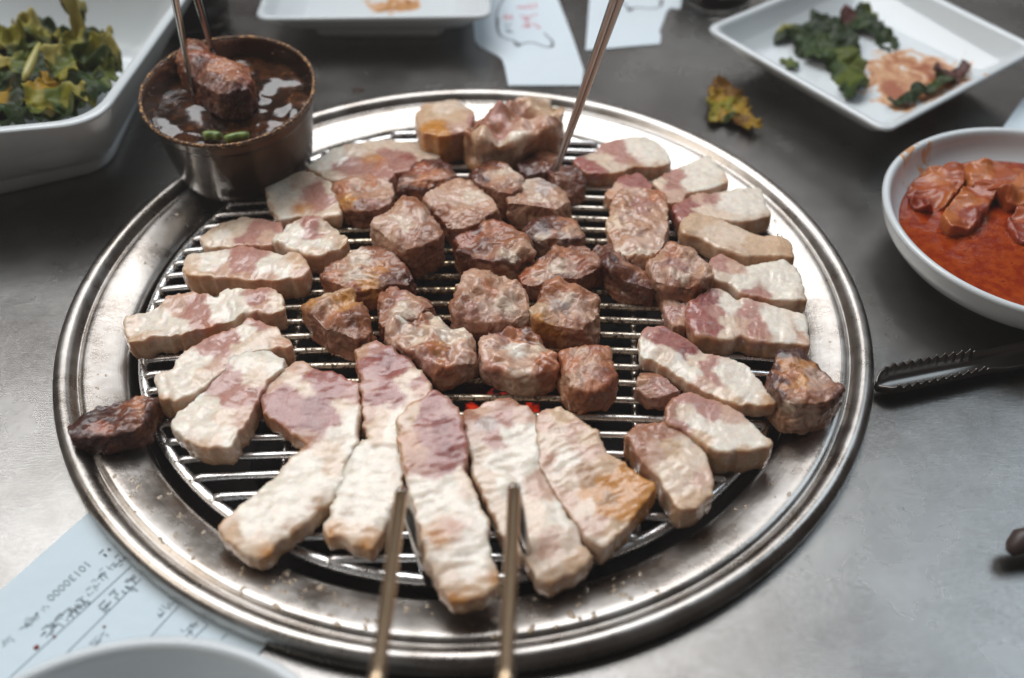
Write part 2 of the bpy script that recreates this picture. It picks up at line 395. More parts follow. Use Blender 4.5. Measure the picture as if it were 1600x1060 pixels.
# ---------------------------------------------------------------- soft solids (meat, kimchi)
def densify(P, closed=True, it=2):
    P = np.asarray(P, float)
    for _ in range(it):
        Q = np.roll(P, -1, 0); P = np.stack([P*.90+Q*.10, P*.10+Q*.90], 1).reshape(-1, P.shape[1])
    return P
def seg_dist(X, poly):
    best = np.full(len(X), 1e9)
    A = poly; B = np.roll(poly, -1, 0)
    for a, b_ in zip(A, B):
        d = b_-a; t = np.clip(((X-a)@d)/(d@d+1e-12), 0, 1)
        best = np.minimum(best, np.hypot(*(X-a-t[:,None]*d).T))
    return best
CO = np.array(CAM)
def soft(name, label, cat, group, poly, seeds, h=.012, base=None, zb=None, lift=0, puff=.0004, rough=1., sear=0., side='C', sidek=.45,
         tilt=(0, 0), curl=0., lk=1., voxel=.0008, material=None, serr=.0006, taper=.97, seed=None, grain=0., fold=0., fsc=.011, bottom='B', botk=.6, sm=2, crustc='B', round_=.0, crease=1., soft_=None):
    global _sid; _sid += 1
    s = seed if seed is not None else _sid*7
    # base height follows the grate unless zb is given
    def zbase(x, y):
        return (dome(np.asarray(x), np.asarray(y)) if zb is None else np.zeros_like(np.asarray(x, float))+zb)+lift-.0006
    pp = np.array(poly, float); c = pp.mean(0)
    z = .012+h
    for _ in range(4):
        cw = at(*c, z); z = float(zbase(cw[0], cw[1]))+h
    P = np.array([at(a, b_, z) for a, b_ in pp])
    for _ in range(3):
        zz = zbase(P[:,0], P[:,1])+h+tilt[0]*(P[:,0]-cw[0])+tilt[1]*(P[:,1]-cw[1])
        P = np.array([at(a, b_, q) for (a, b_), q in zip(pp, zz)])
    xy = densify(P[:,:2], it=2)
    # resample outline every ~1.2 mm and roughen it
    Q = np.vstack([xy, xy[:1]]); L = np.r_[0, np.cumsum(np.hypot(*np.diff(Q, axis=0).T))]
    m = max(24, int(L[-1]/.0013)); t = np.linspace(0, L[-1], m, endpoint=False)
    xy = np.c_[np.interp(t, L, Q[:,0]), np.interp(t, L, Q[:,1])]
    tan = np.roll(xy, -1, 0)-np.roll(xy, 1, 0); nrm = np.c_[tan[:,1], -tan[:,0]]/np.hypot(*tan.T)[:,None]
    area_ = .5*np.sum(xy[:,0]*np.roll(xy[:,1], -1)-np.roll(xy[:,0], -1)*xy[:,1])
    if area_ < 0: nrm = -nrm
    q3 = np.c_[xy*420, np.zeros(m)+s]; off = (.0008 if name == 'pork_chunk' else 0)+serr*noise(q3, s)+.0009*rough*noise(np.c_[xy*130, np.zeros(m)+s], s+1)
    xy = xy+nrm*(off+.0007)[:,None]
    cen = xy.mean(0); bot = cen+(xy-cen)*taper
    V = np.vstack([np.c_[bot, np.zeros(m)], np.c_[xy*1.0, np.full(m, h*.5)], np.c_[cen+(xy-cen)*.985, np.full(m, h)]])
    F = [tuple(range(m-1, -1, -1)), tuple(range(2*m, 3*m))]
    for r_ in (0, 1):
        for k in range(m): k2 = (k+1) % m; F.append((r_*m+k, r_*m+k2, (r_+1)*m+k2, (r_+1)*m+k))
    me = bpy.data.meshes.new('tmp'); me.from_pydata(V.tolist(), [], F); me.update()
    bm = bmesh.new(); bm.from_mesh(me); bmesh.ops.triangulate(bm, faces=bm.faces[:]); bmesh.ops.recalc_face_normals(bm, faces=bm.faces[:]); bm.to_mesh(me); bm.free()
    ob = bpy.data.objects.new('tmp', me); COL.objects.link(ob)
    md = ob.modifiers.new('r', 'REMESH'); md.mode = 'VOXEL'; md.voxel_size = voxel
    ms = ob.modifiers.new('s', 'SMOOTH'); ms.factor = .5; ms.iterations = sm
    dg = bpy.context.evaluated_depsgraph_get(); me2 = bpy.data.meshes.new_from_object(ob.evaluated_get(dg))
    bpy.data.objects.remove(ob); bpy.data.meshes.remove(me)
    n = len(me2.vertices); X = np.empty(n*3); me2.vertices.foreach_get('co', X); X = X.reshape(-1, 3)
    N = np.empty(n*3); me2.vertex_normals.foreach_get('vector', N); N = N.reshape(-1, 3)
    if name == 'pork_chunk':       # knife facets
        r_ = np.random.RandomState(s+5)
        for _ in range(7):
            az = r_.uniform(0, 6.283); el = r_.choice([0., .1, .25, .9, 1.2]); pn = np.array([math.cos(az)*math.cos(el), math.sin(az)*math.cos(el), math.sin(el)])
            q = (X-np.array([cen[0], cen[1], 0]))@pn; lim = q.max()-r_.uniform(.0012, .0030)
            X = X-pn*np.clip(q-lim, 0, None)[:,None]
        me2.vertices.foreach_set('co', X.ravel()); me2.update(); me2.vertex_normals.foreach_get('vector', N2 := np.empty(n*3)); N = N2.reshape(-1, 3)
    d = seg_dist(X[:,:2], xy); tz = np.clip(X[:,2]/h, 0, 1)
    seedv = np.array([s*1.37, s*.71, s*2.3])
    W = X*1000+seedv                         # millimetres
    # principal axis for fibre / wrinkle direction
    ax = np.linalg.svd(xy-cen, full_matrices=False)[2][0]
    U = np.c_[(X[:,:2]@ax)*1000, (X[:,:2]@np.array([-ax[1], ax[0]]))*1000, X[:,2]*1000]+seedv
    chunk = name == 'pork_chunk' or crease > 1
    lump = fbm(W/(9 if chunk else 13), s, 2)*lk
    warp = np.c_[noise(W/5, s+5), noise(W/5+9, s+6), noise(W/5+19, s+7)]*(2.6 if chunk else 1.3)
    fs = (np.array([7., 3.4, 4.]), np.array([3.2, 1.5, 2.2])) if chunk else (np.array([2.6, 9., 6.0]), np.array([1.5, 4., 3.5]))
    wr = ridge((U+warp)/fs[0], s+2); wr2 = ridge((U+warp)/fs[1], s+3)
    fine = noise(W/1.4, s+4)
    cn_ = noise((U+warp*1.6)/(np.array([13., 6.5, 8.]) if chunk else np.array([9., 16., 9.])), s+40)
    cn2 = noise((U+warp*1.8)/(np.array([7., 4., 5.]) if chunk else np.array([6., 9., 9.])), s+41)
    crv = np.exp(-(cn_/.10)**2)+.6*np.exp(-(cn2/.12)**2)
    disp = (lump*(.0008 if chunk else .0008)+wr*(.00030 if chunk else .00024)+wr2*(.00024 if chunk else .00018)+fine*.00006)*rough-crv*(.00060 if chunk else .00014)*crease
    X = X+N*disp[:,None]
    X[:,2] += puff*sstep(0, .007, d)*tz+(lump*.0008*rough)*tz
    X[:,2] -= round_*.004*(1-sstep(0, .004, d))*tz
    if fold:
        q_ = np.c_[X[:,:2]/fsc, np.zeros(n)+s]; ed = 1-sstep(0, .008, d)
        X[:,2] += fold*(1+.5*ed)*(.7*noise(q_, s+60)+.5*ridge(q_*1.3+4, s+61)+.35*noise(q_*2.6, s+62)*(.5+ed))
        X[:,:2] += (fold*.45*np.c_[noise(q_*1.8+7, s+63), noise(q_*1.8+17, s+64)])
    X[:,2] += zbase(X[:,0], X[:,1])+(tilt[0]*(X[:,0]-cw[0])+tilt[1]*(X[:,1]-cw[1]))*tz
    X[:,2] += curl*((X[:,:2]-np.array([cw[0], cw[1]]))**2).sum(1).clip(0, .0006)/.02**2*np.where(tz > .5, 1., .6)
    # tissue colours: seeds found on the surface itself
    fc = np.empty(len(me2.loops), int); me2.loops.foreach_get('vertex_index', fc)
    polys = [tuple(p.vertices) for p in me2.polygons]
    bv = BVHTree.FromPolygons(X.tolist(), polys)
    SP_, SC = [], []
    for sx0, sy0, cn in seeds:
        r = ray(sx0, sy0); hit = bv.ray_cast(Vector(CAM), Vector(r).normalized())
        q = np.array(hit[0]) if hit[0] is not None else at(sx0, sy0, z)
        SP_.append(q); SC.append(PAL[cn])
    SP_ = np.array(SP_); SC = np.array(SC); cls = np.array([c_[2] in 'OoTrbBRkKD' and not chunk and material is None for c_ in seeds])
    if cls.all(): cls[:] = False
    wk = .0060 if chunk else .0038
    wv = np.c_[fbm(U/np.array([6., 3.5, 5.])+3, s+11, 4), fbm(U/np.array([6., 3.5, 5.])+43, s+12, 4), fbm(W/6+83, s+13, 2)]*wk
    D2 = ((((X+wv)[:,None,:]-SP_[None])*np.array([1, 1, .6]))**2).sum(2)+1e-7
    Wt = 1/D2[:,~cls]**(soft_ or (3.0 if chunk else 4.0)); Wt /= Wt.sum(1)[:,None]; C = Wt@SC[~cls]
    for j_ in np.where(cls)[0]:
        k = np.exp(-D2[:,j_]/.0052**2)*np.clip(.85+.8*fbm(W/3, s+50, 3), 0, 1); C = C*(1-k[:,None])+SC[j_]*k[:,None]
    # whitish connective streaks and random grain; wrinkle and crease shade painted into the colour
    st = sstep(.72, .95, ridge((U+warp*2)/np.array([6., 3.2, 4.]), s+21))
    ks = (.16 if chunk else .10) if material in (None, M_meat, M_crusty) else 0; C = C*(1-ks*st[:,None])+np.array(PAL['w'])*ks*st[:,None]
    gr_ = fbm(W/2.2, s+22, 3); C = C*(1+.14*gr_[:,None])
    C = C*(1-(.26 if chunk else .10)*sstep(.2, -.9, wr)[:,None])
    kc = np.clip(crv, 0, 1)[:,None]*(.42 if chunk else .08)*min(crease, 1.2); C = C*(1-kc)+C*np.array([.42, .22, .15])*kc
    # cooked sides and underside
    k = sstep(.75, .25, tz)*sidek*np.clip(.75+.5*lump, 0, 1); C = C*(1-k[:,None])+np.array(PAL[side])*k[:,None]*(1+.2*gr_[:,None])
    if not chunk and material is None:
        k = (1-sstep(.0002, .0016, d))*.55*np.clip(.6+1.2*fbm(W/8, s+70, 2), 0, 1); C = C*(1-k[:,None])+np.array(PAL['T'])*1.25*k[:,None]
    if not chunk and name == 'pork_slice':
        k = sstep(.80, .10, tz)*.55*np.clip(.35+1.3*fbm(W/7, s+75, 2), 0, 1); C = C*(1-k[:,None])+np.array((.50,.27,.10))*k[:,None]
    k = sstep(.34, .02, tz+.10*lump)*botk; C = C*(1-k[:,None])+np.array(PAL[bottom])*k[:,None]
    # seared crust on ridges and edges
    if sear > 0:
        e = .60*fbm(W/4.5, s+31, 3)+.35*(wr*.5+.5)+.5*(1-sstep(0, .0045, d))*sstep(.3, .9, tz)
        k = sstep(.75-.7*sear, 1.05-.6*sear, e)*min(1, .45+sear); C = C*(1-k[:,None])+np.array(PAL[crustc])*k[:,None]
    C = np.clip(C, .004, .9)
    org = np.array([X[:,0].mean(), X[:,1].mean(), X[:,2].min()])
    me2.vertices.foreach_set('co', (X-org).ravel())
    a = me2.color_attributes.new('tissue', 'FLOAT_COLOR', 'POINT'); a.data.foreach_set('color', np.c_[C, np.ones(n)].astype(np.float32).ravel())
    me2.polygons.foreach_set('use_smooth', [True]*len(me2.polygons)); me2.update()
    me2.materials.clear(); me2.materials.append(material or M_meat); me2.name = name
    o = bpy.data.objects.new(name, me2); link(o); o.location = org
    tag(o, label, cat, group); return o
_sid = 0
# ---------------------------------------------------------------- the meat on the grate
GS = 'raw and half cooked pork belly slices round the edge of the grate'
GC = 'seared pork chunks in the middle of the grate'
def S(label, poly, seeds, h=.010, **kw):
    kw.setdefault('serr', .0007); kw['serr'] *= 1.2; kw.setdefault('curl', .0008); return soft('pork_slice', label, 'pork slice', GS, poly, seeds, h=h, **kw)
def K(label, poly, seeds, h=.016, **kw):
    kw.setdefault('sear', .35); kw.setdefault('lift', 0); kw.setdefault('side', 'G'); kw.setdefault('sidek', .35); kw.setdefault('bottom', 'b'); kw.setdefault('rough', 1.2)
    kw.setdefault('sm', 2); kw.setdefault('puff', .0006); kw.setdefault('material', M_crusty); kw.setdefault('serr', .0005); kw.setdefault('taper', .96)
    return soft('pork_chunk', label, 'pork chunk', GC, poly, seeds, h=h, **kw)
# top left
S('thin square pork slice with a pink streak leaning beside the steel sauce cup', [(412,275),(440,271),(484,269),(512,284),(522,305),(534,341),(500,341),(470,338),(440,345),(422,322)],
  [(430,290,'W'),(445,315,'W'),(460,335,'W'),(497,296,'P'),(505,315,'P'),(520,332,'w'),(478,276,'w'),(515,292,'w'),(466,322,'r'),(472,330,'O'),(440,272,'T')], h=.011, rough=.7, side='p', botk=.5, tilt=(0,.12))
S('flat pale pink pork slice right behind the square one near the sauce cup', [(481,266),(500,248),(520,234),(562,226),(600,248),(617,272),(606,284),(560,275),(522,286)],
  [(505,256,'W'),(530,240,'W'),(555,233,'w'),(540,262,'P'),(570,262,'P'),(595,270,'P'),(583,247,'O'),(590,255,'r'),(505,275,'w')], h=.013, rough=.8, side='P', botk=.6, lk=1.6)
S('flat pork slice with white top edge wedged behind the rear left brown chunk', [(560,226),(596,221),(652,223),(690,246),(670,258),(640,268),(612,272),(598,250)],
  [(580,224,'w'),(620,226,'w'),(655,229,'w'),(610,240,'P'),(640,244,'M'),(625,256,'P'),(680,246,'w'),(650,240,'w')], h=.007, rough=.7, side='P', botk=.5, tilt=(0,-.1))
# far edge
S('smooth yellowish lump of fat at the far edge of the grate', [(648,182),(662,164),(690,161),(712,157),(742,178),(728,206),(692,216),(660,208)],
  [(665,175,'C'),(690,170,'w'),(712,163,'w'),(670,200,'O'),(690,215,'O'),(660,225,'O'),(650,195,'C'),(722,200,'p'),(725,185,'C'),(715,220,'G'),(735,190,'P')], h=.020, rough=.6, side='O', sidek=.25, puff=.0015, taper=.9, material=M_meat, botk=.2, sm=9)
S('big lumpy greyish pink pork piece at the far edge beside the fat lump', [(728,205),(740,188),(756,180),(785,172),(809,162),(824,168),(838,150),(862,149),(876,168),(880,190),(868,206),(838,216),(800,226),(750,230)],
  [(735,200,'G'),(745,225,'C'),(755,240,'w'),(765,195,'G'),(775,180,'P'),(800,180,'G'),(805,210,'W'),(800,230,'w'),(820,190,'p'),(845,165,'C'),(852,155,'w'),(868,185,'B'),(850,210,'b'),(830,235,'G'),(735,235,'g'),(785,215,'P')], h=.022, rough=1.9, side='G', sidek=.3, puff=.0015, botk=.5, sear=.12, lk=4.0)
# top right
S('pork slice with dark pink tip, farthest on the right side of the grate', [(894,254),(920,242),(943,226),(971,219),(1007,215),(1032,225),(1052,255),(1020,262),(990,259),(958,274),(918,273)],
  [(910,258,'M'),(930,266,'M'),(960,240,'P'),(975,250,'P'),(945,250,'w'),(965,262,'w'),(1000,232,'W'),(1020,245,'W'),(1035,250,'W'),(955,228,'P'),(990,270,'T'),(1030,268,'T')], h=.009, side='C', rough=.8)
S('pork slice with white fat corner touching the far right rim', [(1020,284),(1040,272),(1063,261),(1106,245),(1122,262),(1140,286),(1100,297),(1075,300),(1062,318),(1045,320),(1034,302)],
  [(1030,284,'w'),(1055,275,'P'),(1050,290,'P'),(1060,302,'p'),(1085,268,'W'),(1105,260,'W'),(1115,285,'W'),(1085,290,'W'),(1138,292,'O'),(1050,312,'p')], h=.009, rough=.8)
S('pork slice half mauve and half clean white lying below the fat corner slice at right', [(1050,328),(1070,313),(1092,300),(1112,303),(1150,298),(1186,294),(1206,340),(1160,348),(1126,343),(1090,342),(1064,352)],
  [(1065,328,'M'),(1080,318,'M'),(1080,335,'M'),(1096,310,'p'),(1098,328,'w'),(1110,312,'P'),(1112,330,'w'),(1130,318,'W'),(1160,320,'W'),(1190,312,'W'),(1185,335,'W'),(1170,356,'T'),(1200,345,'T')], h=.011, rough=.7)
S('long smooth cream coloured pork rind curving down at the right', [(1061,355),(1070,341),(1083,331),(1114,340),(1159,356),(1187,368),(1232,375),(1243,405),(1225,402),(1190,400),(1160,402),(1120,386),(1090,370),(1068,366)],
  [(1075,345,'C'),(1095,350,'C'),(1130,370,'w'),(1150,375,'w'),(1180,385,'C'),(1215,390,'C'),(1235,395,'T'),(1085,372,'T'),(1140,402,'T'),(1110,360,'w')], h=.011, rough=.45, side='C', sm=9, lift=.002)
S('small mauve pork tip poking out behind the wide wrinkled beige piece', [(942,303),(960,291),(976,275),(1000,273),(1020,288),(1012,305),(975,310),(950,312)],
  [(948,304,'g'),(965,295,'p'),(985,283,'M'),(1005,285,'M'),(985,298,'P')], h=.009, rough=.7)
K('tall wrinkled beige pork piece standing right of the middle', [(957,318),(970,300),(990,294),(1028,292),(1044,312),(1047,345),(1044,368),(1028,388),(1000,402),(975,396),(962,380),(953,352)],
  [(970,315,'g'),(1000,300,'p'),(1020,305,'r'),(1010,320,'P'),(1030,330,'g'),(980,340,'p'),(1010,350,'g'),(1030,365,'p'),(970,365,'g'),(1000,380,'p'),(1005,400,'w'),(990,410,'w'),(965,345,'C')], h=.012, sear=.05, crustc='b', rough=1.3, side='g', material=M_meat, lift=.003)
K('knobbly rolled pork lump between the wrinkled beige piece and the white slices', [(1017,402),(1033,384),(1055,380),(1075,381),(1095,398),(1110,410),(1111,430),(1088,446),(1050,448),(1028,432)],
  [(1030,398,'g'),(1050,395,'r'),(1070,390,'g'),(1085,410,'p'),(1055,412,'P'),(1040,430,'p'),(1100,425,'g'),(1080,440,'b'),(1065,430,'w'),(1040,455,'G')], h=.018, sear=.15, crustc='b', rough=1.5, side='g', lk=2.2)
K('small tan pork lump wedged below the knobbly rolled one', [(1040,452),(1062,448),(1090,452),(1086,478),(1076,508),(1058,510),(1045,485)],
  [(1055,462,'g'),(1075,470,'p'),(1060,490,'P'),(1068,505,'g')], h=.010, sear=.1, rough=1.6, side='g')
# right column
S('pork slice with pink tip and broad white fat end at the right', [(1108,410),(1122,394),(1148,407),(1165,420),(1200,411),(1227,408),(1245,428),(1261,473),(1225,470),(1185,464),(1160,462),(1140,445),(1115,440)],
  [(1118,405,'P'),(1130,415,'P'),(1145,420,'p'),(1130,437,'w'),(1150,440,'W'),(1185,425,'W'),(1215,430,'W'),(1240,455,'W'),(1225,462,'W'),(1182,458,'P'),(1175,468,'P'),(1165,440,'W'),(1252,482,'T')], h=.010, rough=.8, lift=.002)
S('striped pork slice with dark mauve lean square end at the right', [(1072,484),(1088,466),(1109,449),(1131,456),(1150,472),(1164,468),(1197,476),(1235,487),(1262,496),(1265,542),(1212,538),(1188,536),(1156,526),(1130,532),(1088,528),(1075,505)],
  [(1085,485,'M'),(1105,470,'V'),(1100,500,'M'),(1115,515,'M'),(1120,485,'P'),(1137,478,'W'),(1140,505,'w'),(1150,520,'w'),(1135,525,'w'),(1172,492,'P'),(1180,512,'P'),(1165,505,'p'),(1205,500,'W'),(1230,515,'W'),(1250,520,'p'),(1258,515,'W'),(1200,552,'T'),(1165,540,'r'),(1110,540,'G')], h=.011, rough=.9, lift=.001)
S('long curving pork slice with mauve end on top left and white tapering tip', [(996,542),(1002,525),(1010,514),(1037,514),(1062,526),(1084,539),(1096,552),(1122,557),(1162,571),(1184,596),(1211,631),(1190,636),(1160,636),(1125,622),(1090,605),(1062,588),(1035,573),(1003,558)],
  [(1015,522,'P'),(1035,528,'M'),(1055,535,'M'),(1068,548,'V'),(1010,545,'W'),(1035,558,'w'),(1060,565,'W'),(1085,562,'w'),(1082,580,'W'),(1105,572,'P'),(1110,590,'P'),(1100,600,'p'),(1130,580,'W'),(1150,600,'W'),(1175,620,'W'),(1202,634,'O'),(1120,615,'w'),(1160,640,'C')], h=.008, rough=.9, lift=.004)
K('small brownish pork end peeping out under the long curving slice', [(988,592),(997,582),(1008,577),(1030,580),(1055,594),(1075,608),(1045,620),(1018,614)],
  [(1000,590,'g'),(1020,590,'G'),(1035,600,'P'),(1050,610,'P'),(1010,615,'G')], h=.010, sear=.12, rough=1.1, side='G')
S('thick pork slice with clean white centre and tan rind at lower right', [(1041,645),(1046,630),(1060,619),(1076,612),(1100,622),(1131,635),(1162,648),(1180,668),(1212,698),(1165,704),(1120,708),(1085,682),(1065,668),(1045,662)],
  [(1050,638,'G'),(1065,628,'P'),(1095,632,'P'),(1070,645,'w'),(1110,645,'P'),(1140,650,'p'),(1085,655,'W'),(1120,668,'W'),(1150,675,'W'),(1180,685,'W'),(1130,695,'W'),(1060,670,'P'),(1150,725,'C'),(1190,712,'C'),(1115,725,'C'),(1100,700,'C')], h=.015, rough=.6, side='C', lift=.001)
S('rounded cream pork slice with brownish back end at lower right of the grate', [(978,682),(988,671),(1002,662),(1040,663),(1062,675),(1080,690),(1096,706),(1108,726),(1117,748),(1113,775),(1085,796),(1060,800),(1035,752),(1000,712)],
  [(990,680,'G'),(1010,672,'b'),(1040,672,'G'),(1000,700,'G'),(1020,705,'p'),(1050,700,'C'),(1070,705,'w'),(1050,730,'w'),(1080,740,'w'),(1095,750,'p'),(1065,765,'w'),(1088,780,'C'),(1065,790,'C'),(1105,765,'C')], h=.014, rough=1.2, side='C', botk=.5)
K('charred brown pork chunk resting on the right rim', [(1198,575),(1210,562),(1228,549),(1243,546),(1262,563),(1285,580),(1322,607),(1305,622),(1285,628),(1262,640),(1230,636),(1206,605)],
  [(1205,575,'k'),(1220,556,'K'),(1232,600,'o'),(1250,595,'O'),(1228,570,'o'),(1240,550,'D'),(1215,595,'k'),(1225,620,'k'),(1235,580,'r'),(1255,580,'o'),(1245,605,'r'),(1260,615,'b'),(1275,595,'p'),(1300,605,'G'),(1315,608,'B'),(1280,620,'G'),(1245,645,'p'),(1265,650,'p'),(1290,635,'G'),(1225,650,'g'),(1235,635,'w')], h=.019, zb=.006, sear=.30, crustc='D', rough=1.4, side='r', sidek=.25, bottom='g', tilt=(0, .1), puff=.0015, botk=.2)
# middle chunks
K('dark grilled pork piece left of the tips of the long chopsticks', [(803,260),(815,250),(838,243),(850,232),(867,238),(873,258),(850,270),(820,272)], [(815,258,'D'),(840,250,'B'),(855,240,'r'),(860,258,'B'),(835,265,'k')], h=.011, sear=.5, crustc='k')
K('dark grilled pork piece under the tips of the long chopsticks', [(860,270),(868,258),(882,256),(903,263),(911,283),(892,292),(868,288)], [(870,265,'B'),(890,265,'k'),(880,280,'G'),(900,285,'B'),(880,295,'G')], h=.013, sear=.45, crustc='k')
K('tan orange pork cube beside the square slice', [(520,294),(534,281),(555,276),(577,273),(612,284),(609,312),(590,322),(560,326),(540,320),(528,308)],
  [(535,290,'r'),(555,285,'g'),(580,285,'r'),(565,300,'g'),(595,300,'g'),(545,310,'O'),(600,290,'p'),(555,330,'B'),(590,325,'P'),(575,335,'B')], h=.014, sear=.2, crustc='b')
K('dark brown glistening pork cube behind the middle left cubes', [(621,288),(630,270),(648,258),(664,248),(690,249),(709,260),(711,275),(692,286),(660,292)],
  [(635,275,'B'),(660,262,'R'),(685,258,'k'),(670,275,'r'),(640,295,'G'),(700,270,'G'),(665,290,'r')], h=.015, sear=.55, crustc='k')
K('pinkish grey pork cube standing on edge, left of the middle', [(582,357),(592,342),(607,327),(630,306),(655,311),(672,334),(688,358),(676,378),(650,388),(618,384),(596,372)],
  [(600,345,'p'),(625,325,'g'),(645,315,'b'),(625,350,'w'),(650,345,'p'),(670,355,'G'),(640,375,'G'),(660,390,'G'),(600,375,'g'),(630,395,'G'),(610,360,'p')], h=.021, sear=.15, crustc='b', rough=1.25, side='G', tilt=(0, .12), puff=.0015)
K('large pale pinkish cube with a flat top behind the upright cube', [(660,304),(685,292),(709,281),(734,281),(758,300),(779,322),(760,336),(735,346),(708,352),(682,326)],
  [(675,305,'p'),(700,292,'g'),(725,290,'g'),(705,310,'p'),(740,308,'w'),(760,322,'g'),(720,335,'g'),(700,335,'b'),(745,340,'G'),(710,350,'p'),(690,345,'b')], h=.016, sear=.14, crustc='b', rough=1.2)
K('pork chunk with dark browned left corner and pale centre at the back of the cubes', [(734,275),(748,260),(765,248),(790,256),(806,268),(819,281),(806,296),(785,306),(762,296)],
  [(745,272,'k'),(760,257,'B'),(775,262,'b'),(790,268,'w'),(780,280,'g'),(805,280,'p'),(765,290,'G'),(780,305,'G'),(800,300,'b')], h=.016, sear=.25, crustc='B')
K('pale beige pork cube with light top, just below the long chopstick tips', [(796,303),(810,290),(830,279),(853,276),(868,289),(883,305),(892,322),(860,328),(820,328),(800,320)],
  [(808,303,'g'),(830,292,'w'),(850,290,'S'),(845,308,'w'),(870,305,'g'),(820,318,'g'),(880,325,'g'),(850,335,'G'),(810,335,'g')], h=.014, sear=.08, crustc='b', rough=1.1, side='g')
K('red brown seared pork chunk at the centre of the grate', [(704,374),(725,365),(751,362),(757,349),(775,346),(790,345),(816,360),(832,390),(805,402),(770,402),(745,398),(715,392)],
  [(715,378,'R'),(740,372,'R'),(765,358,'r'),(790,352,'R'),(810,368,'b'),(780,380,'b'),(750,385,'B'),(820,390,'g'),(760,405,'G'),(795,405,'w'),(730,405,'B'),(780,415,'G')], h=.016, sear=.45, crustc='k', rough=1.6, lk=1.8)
K('small half dark half tan pork chunk right behind the central one', [(818,352),(840,344),(870,340),(895,337),(908,352),(911,370),(880,376),(845,374),(826,366)],
  [(830,355,'k'),(850,352,'D'),(870,348,'B'),(890,345,'r'),(900,360,'g'),(865,375,'G'),(880,385,'S'),(850,385,'w')], h=.012, sear=.35, crustc='k')
K('striped red brown slice of seared pork right of the centre', [(810,430),(824,418),(838,407),(870,390),(910,386),(933,396),(940,420),(910,428),(875,430),(838,443)],
  [(820,428,'R'),(840,415,'r'),(850,428,'p'),(865,402,'b'),(870,418,'w'),(885,398,'r'),(890,412,'p'),(905,392,'b'),(910,408,'R'),(925,405,'G'),(930,420,'b'),(880,440,'B')], h=.012, sear=.4, crustc='B', rough=1.7)
K('dark twisted strip of grilled pork right of the striped slice', [(931,384),(946,375),(976,388),(986,408),(1005,418),(1020,435),(1016,448),(990,446),(965,432),(945,414)],
  [(945,385,'B'),(965,392,'k'),(975,405,'G'),(985,425,'B'),(1005,430,'b'),(955,405,'k'),(1000,445,'k')], h=.013, sear=.5, crustc='k', rough=1.5, lk=2.2)
K('wide wedge shaped brown pork chunk with pale flecked top left of the centre', [(504,428),(524,414),(543,401),(565,392),(585,383),(619,399),(640,420),(650,436),(612,440),(582,452),(545,446)],
  [(515,428,'r'),(540,412,'g'),(560,405,'w'),(575,420,'g'),(555,430,'w'),(590,395,'b'),(600,415,'o'),(615,410,'b'),(600,435,'B'),(630,425,'B'),(575,445,'O'),(640,435,'k'),(555,455,'R')], h=.013, sear=.35, crustc='B', rough=1.5)
K('round ridged greyish pink pork ball at the middle of the grate', [(708,478),(712,460),(720,441),(743,422),(770,419),(790,427),(807,437),(823,467),(816,488),(782,500),(742,497),(714,490)],
  [(720,465,'G'),(735,440,'p'),(755,428,'g'),(765,450,'r'),(745,460,'g'),(785,440,'g'),(790,465,'w'),(810,470,'g'),(765,485,'p'),(735,490,'P'),(785,500,'G'),(750,510,'G')], h=.018, sear=.1, crustc='b', rough=1.7, puff=.0015, lk=1.8)
K('fatty tan pork lump with ragged edge right of the round ball', [(828,486),(834,468),(845,450),(862,440),(877,435),(905,447),(930,470),(941,495),(918,508),(878,512),(845,507)],
  [(840,480,'C'),(845,500,'O'),(855,455,'b'),(875,445,'r'),(900,458,'b'),(880,475,'S'),(905,480,'p'),(925,485,'g'),(870,500,'g'),(900,510,'G'),(860,520,'O'),(885,462,'w')], h=.015, sear=.22, crustc='b', rough=1.5, puff=.0015, lk=2.0)
K('knobbly fatty pork lump with golden spots at the left of the middle', [(475,467),(483,459),(492,454),(517,449),(548,457),(554,478),(576,496),(586,520),(552,530),(512,522),(488,500)],
  [(485,465,'O'),(500,460,'C'),(520,458,'C'),(530,470,'O'),(510,478,'g'),(500,495,'G'),(530,490,'r'),(550,495,'B'),(565,510,'b'),(545,520,'G'),(510,515,'G'),(500,535,'B'),(540,540,'G')], h=.015, sear=.22, crustc='B', rough=1.5, puff=.0015, lk=2.2)
K('small reddish brown pork piece tucked behind the creamy folded one', [(590,456),(610,449),(640,458),(660,466),(678,474),(672,492),(635,497),(602,512),(592,500)],
  [(600,460,'b'),(620,465,'P'),(645,468,'g'),(665,478,'G'),(605,485,'G'),(630,485,'w'),(598,510,'b')], h=.014, sear=.3, crustc='B', rough=1.3)
K('creamy folded pork piece with brown streaks below the round ball', [(597,509),(606,498),(619,489),(655,491),(692,495),(714,515),(732,527),(741,560),(722,574),(688,578),(652,562),(622,541)],
  [(610,508,'p'),(630,500,'W'),(650,505,'b'),(640,520,'w'),(660,530,'w'),(680,508,'w'),(700,520,'W'),(715,530,'w'),(690,540,'o'),(675,535,'r'),(650,545,'G'),(700,555,'b'),(725,545,'p'),(690,575,'r'),(725,565,'p'),(660,565,'P'),(630,535,'p')], h=.013, sear=.12, crustc='r', rough=1.6, material=M_meat, side='p', lk=2.0)
K('pinkish cream pork chunk with a curled brown edge, lower middle', [(752,547),(754,534),(758,522),(775,514),(799,510),(837,516),(852,540),(869,571),(845,582),(805,588),(768,572)],
  [(765,530,'p'),(785,520,'P'),(800,525,'r'),(825,520,'B'),(838,530,'b'),(775,545,'p'),(805,545,'W'),(830,550,'w'),(815,565,'p'),(850,565,'r'),(785,565,'g'),(775,580,'P'),(820,595,'w'),(800,600,'w'),(850,580,'R')], h=.014, sear=.15, crustc='r', rough=1.7, material=M_meat, side='p', lk=1.8)
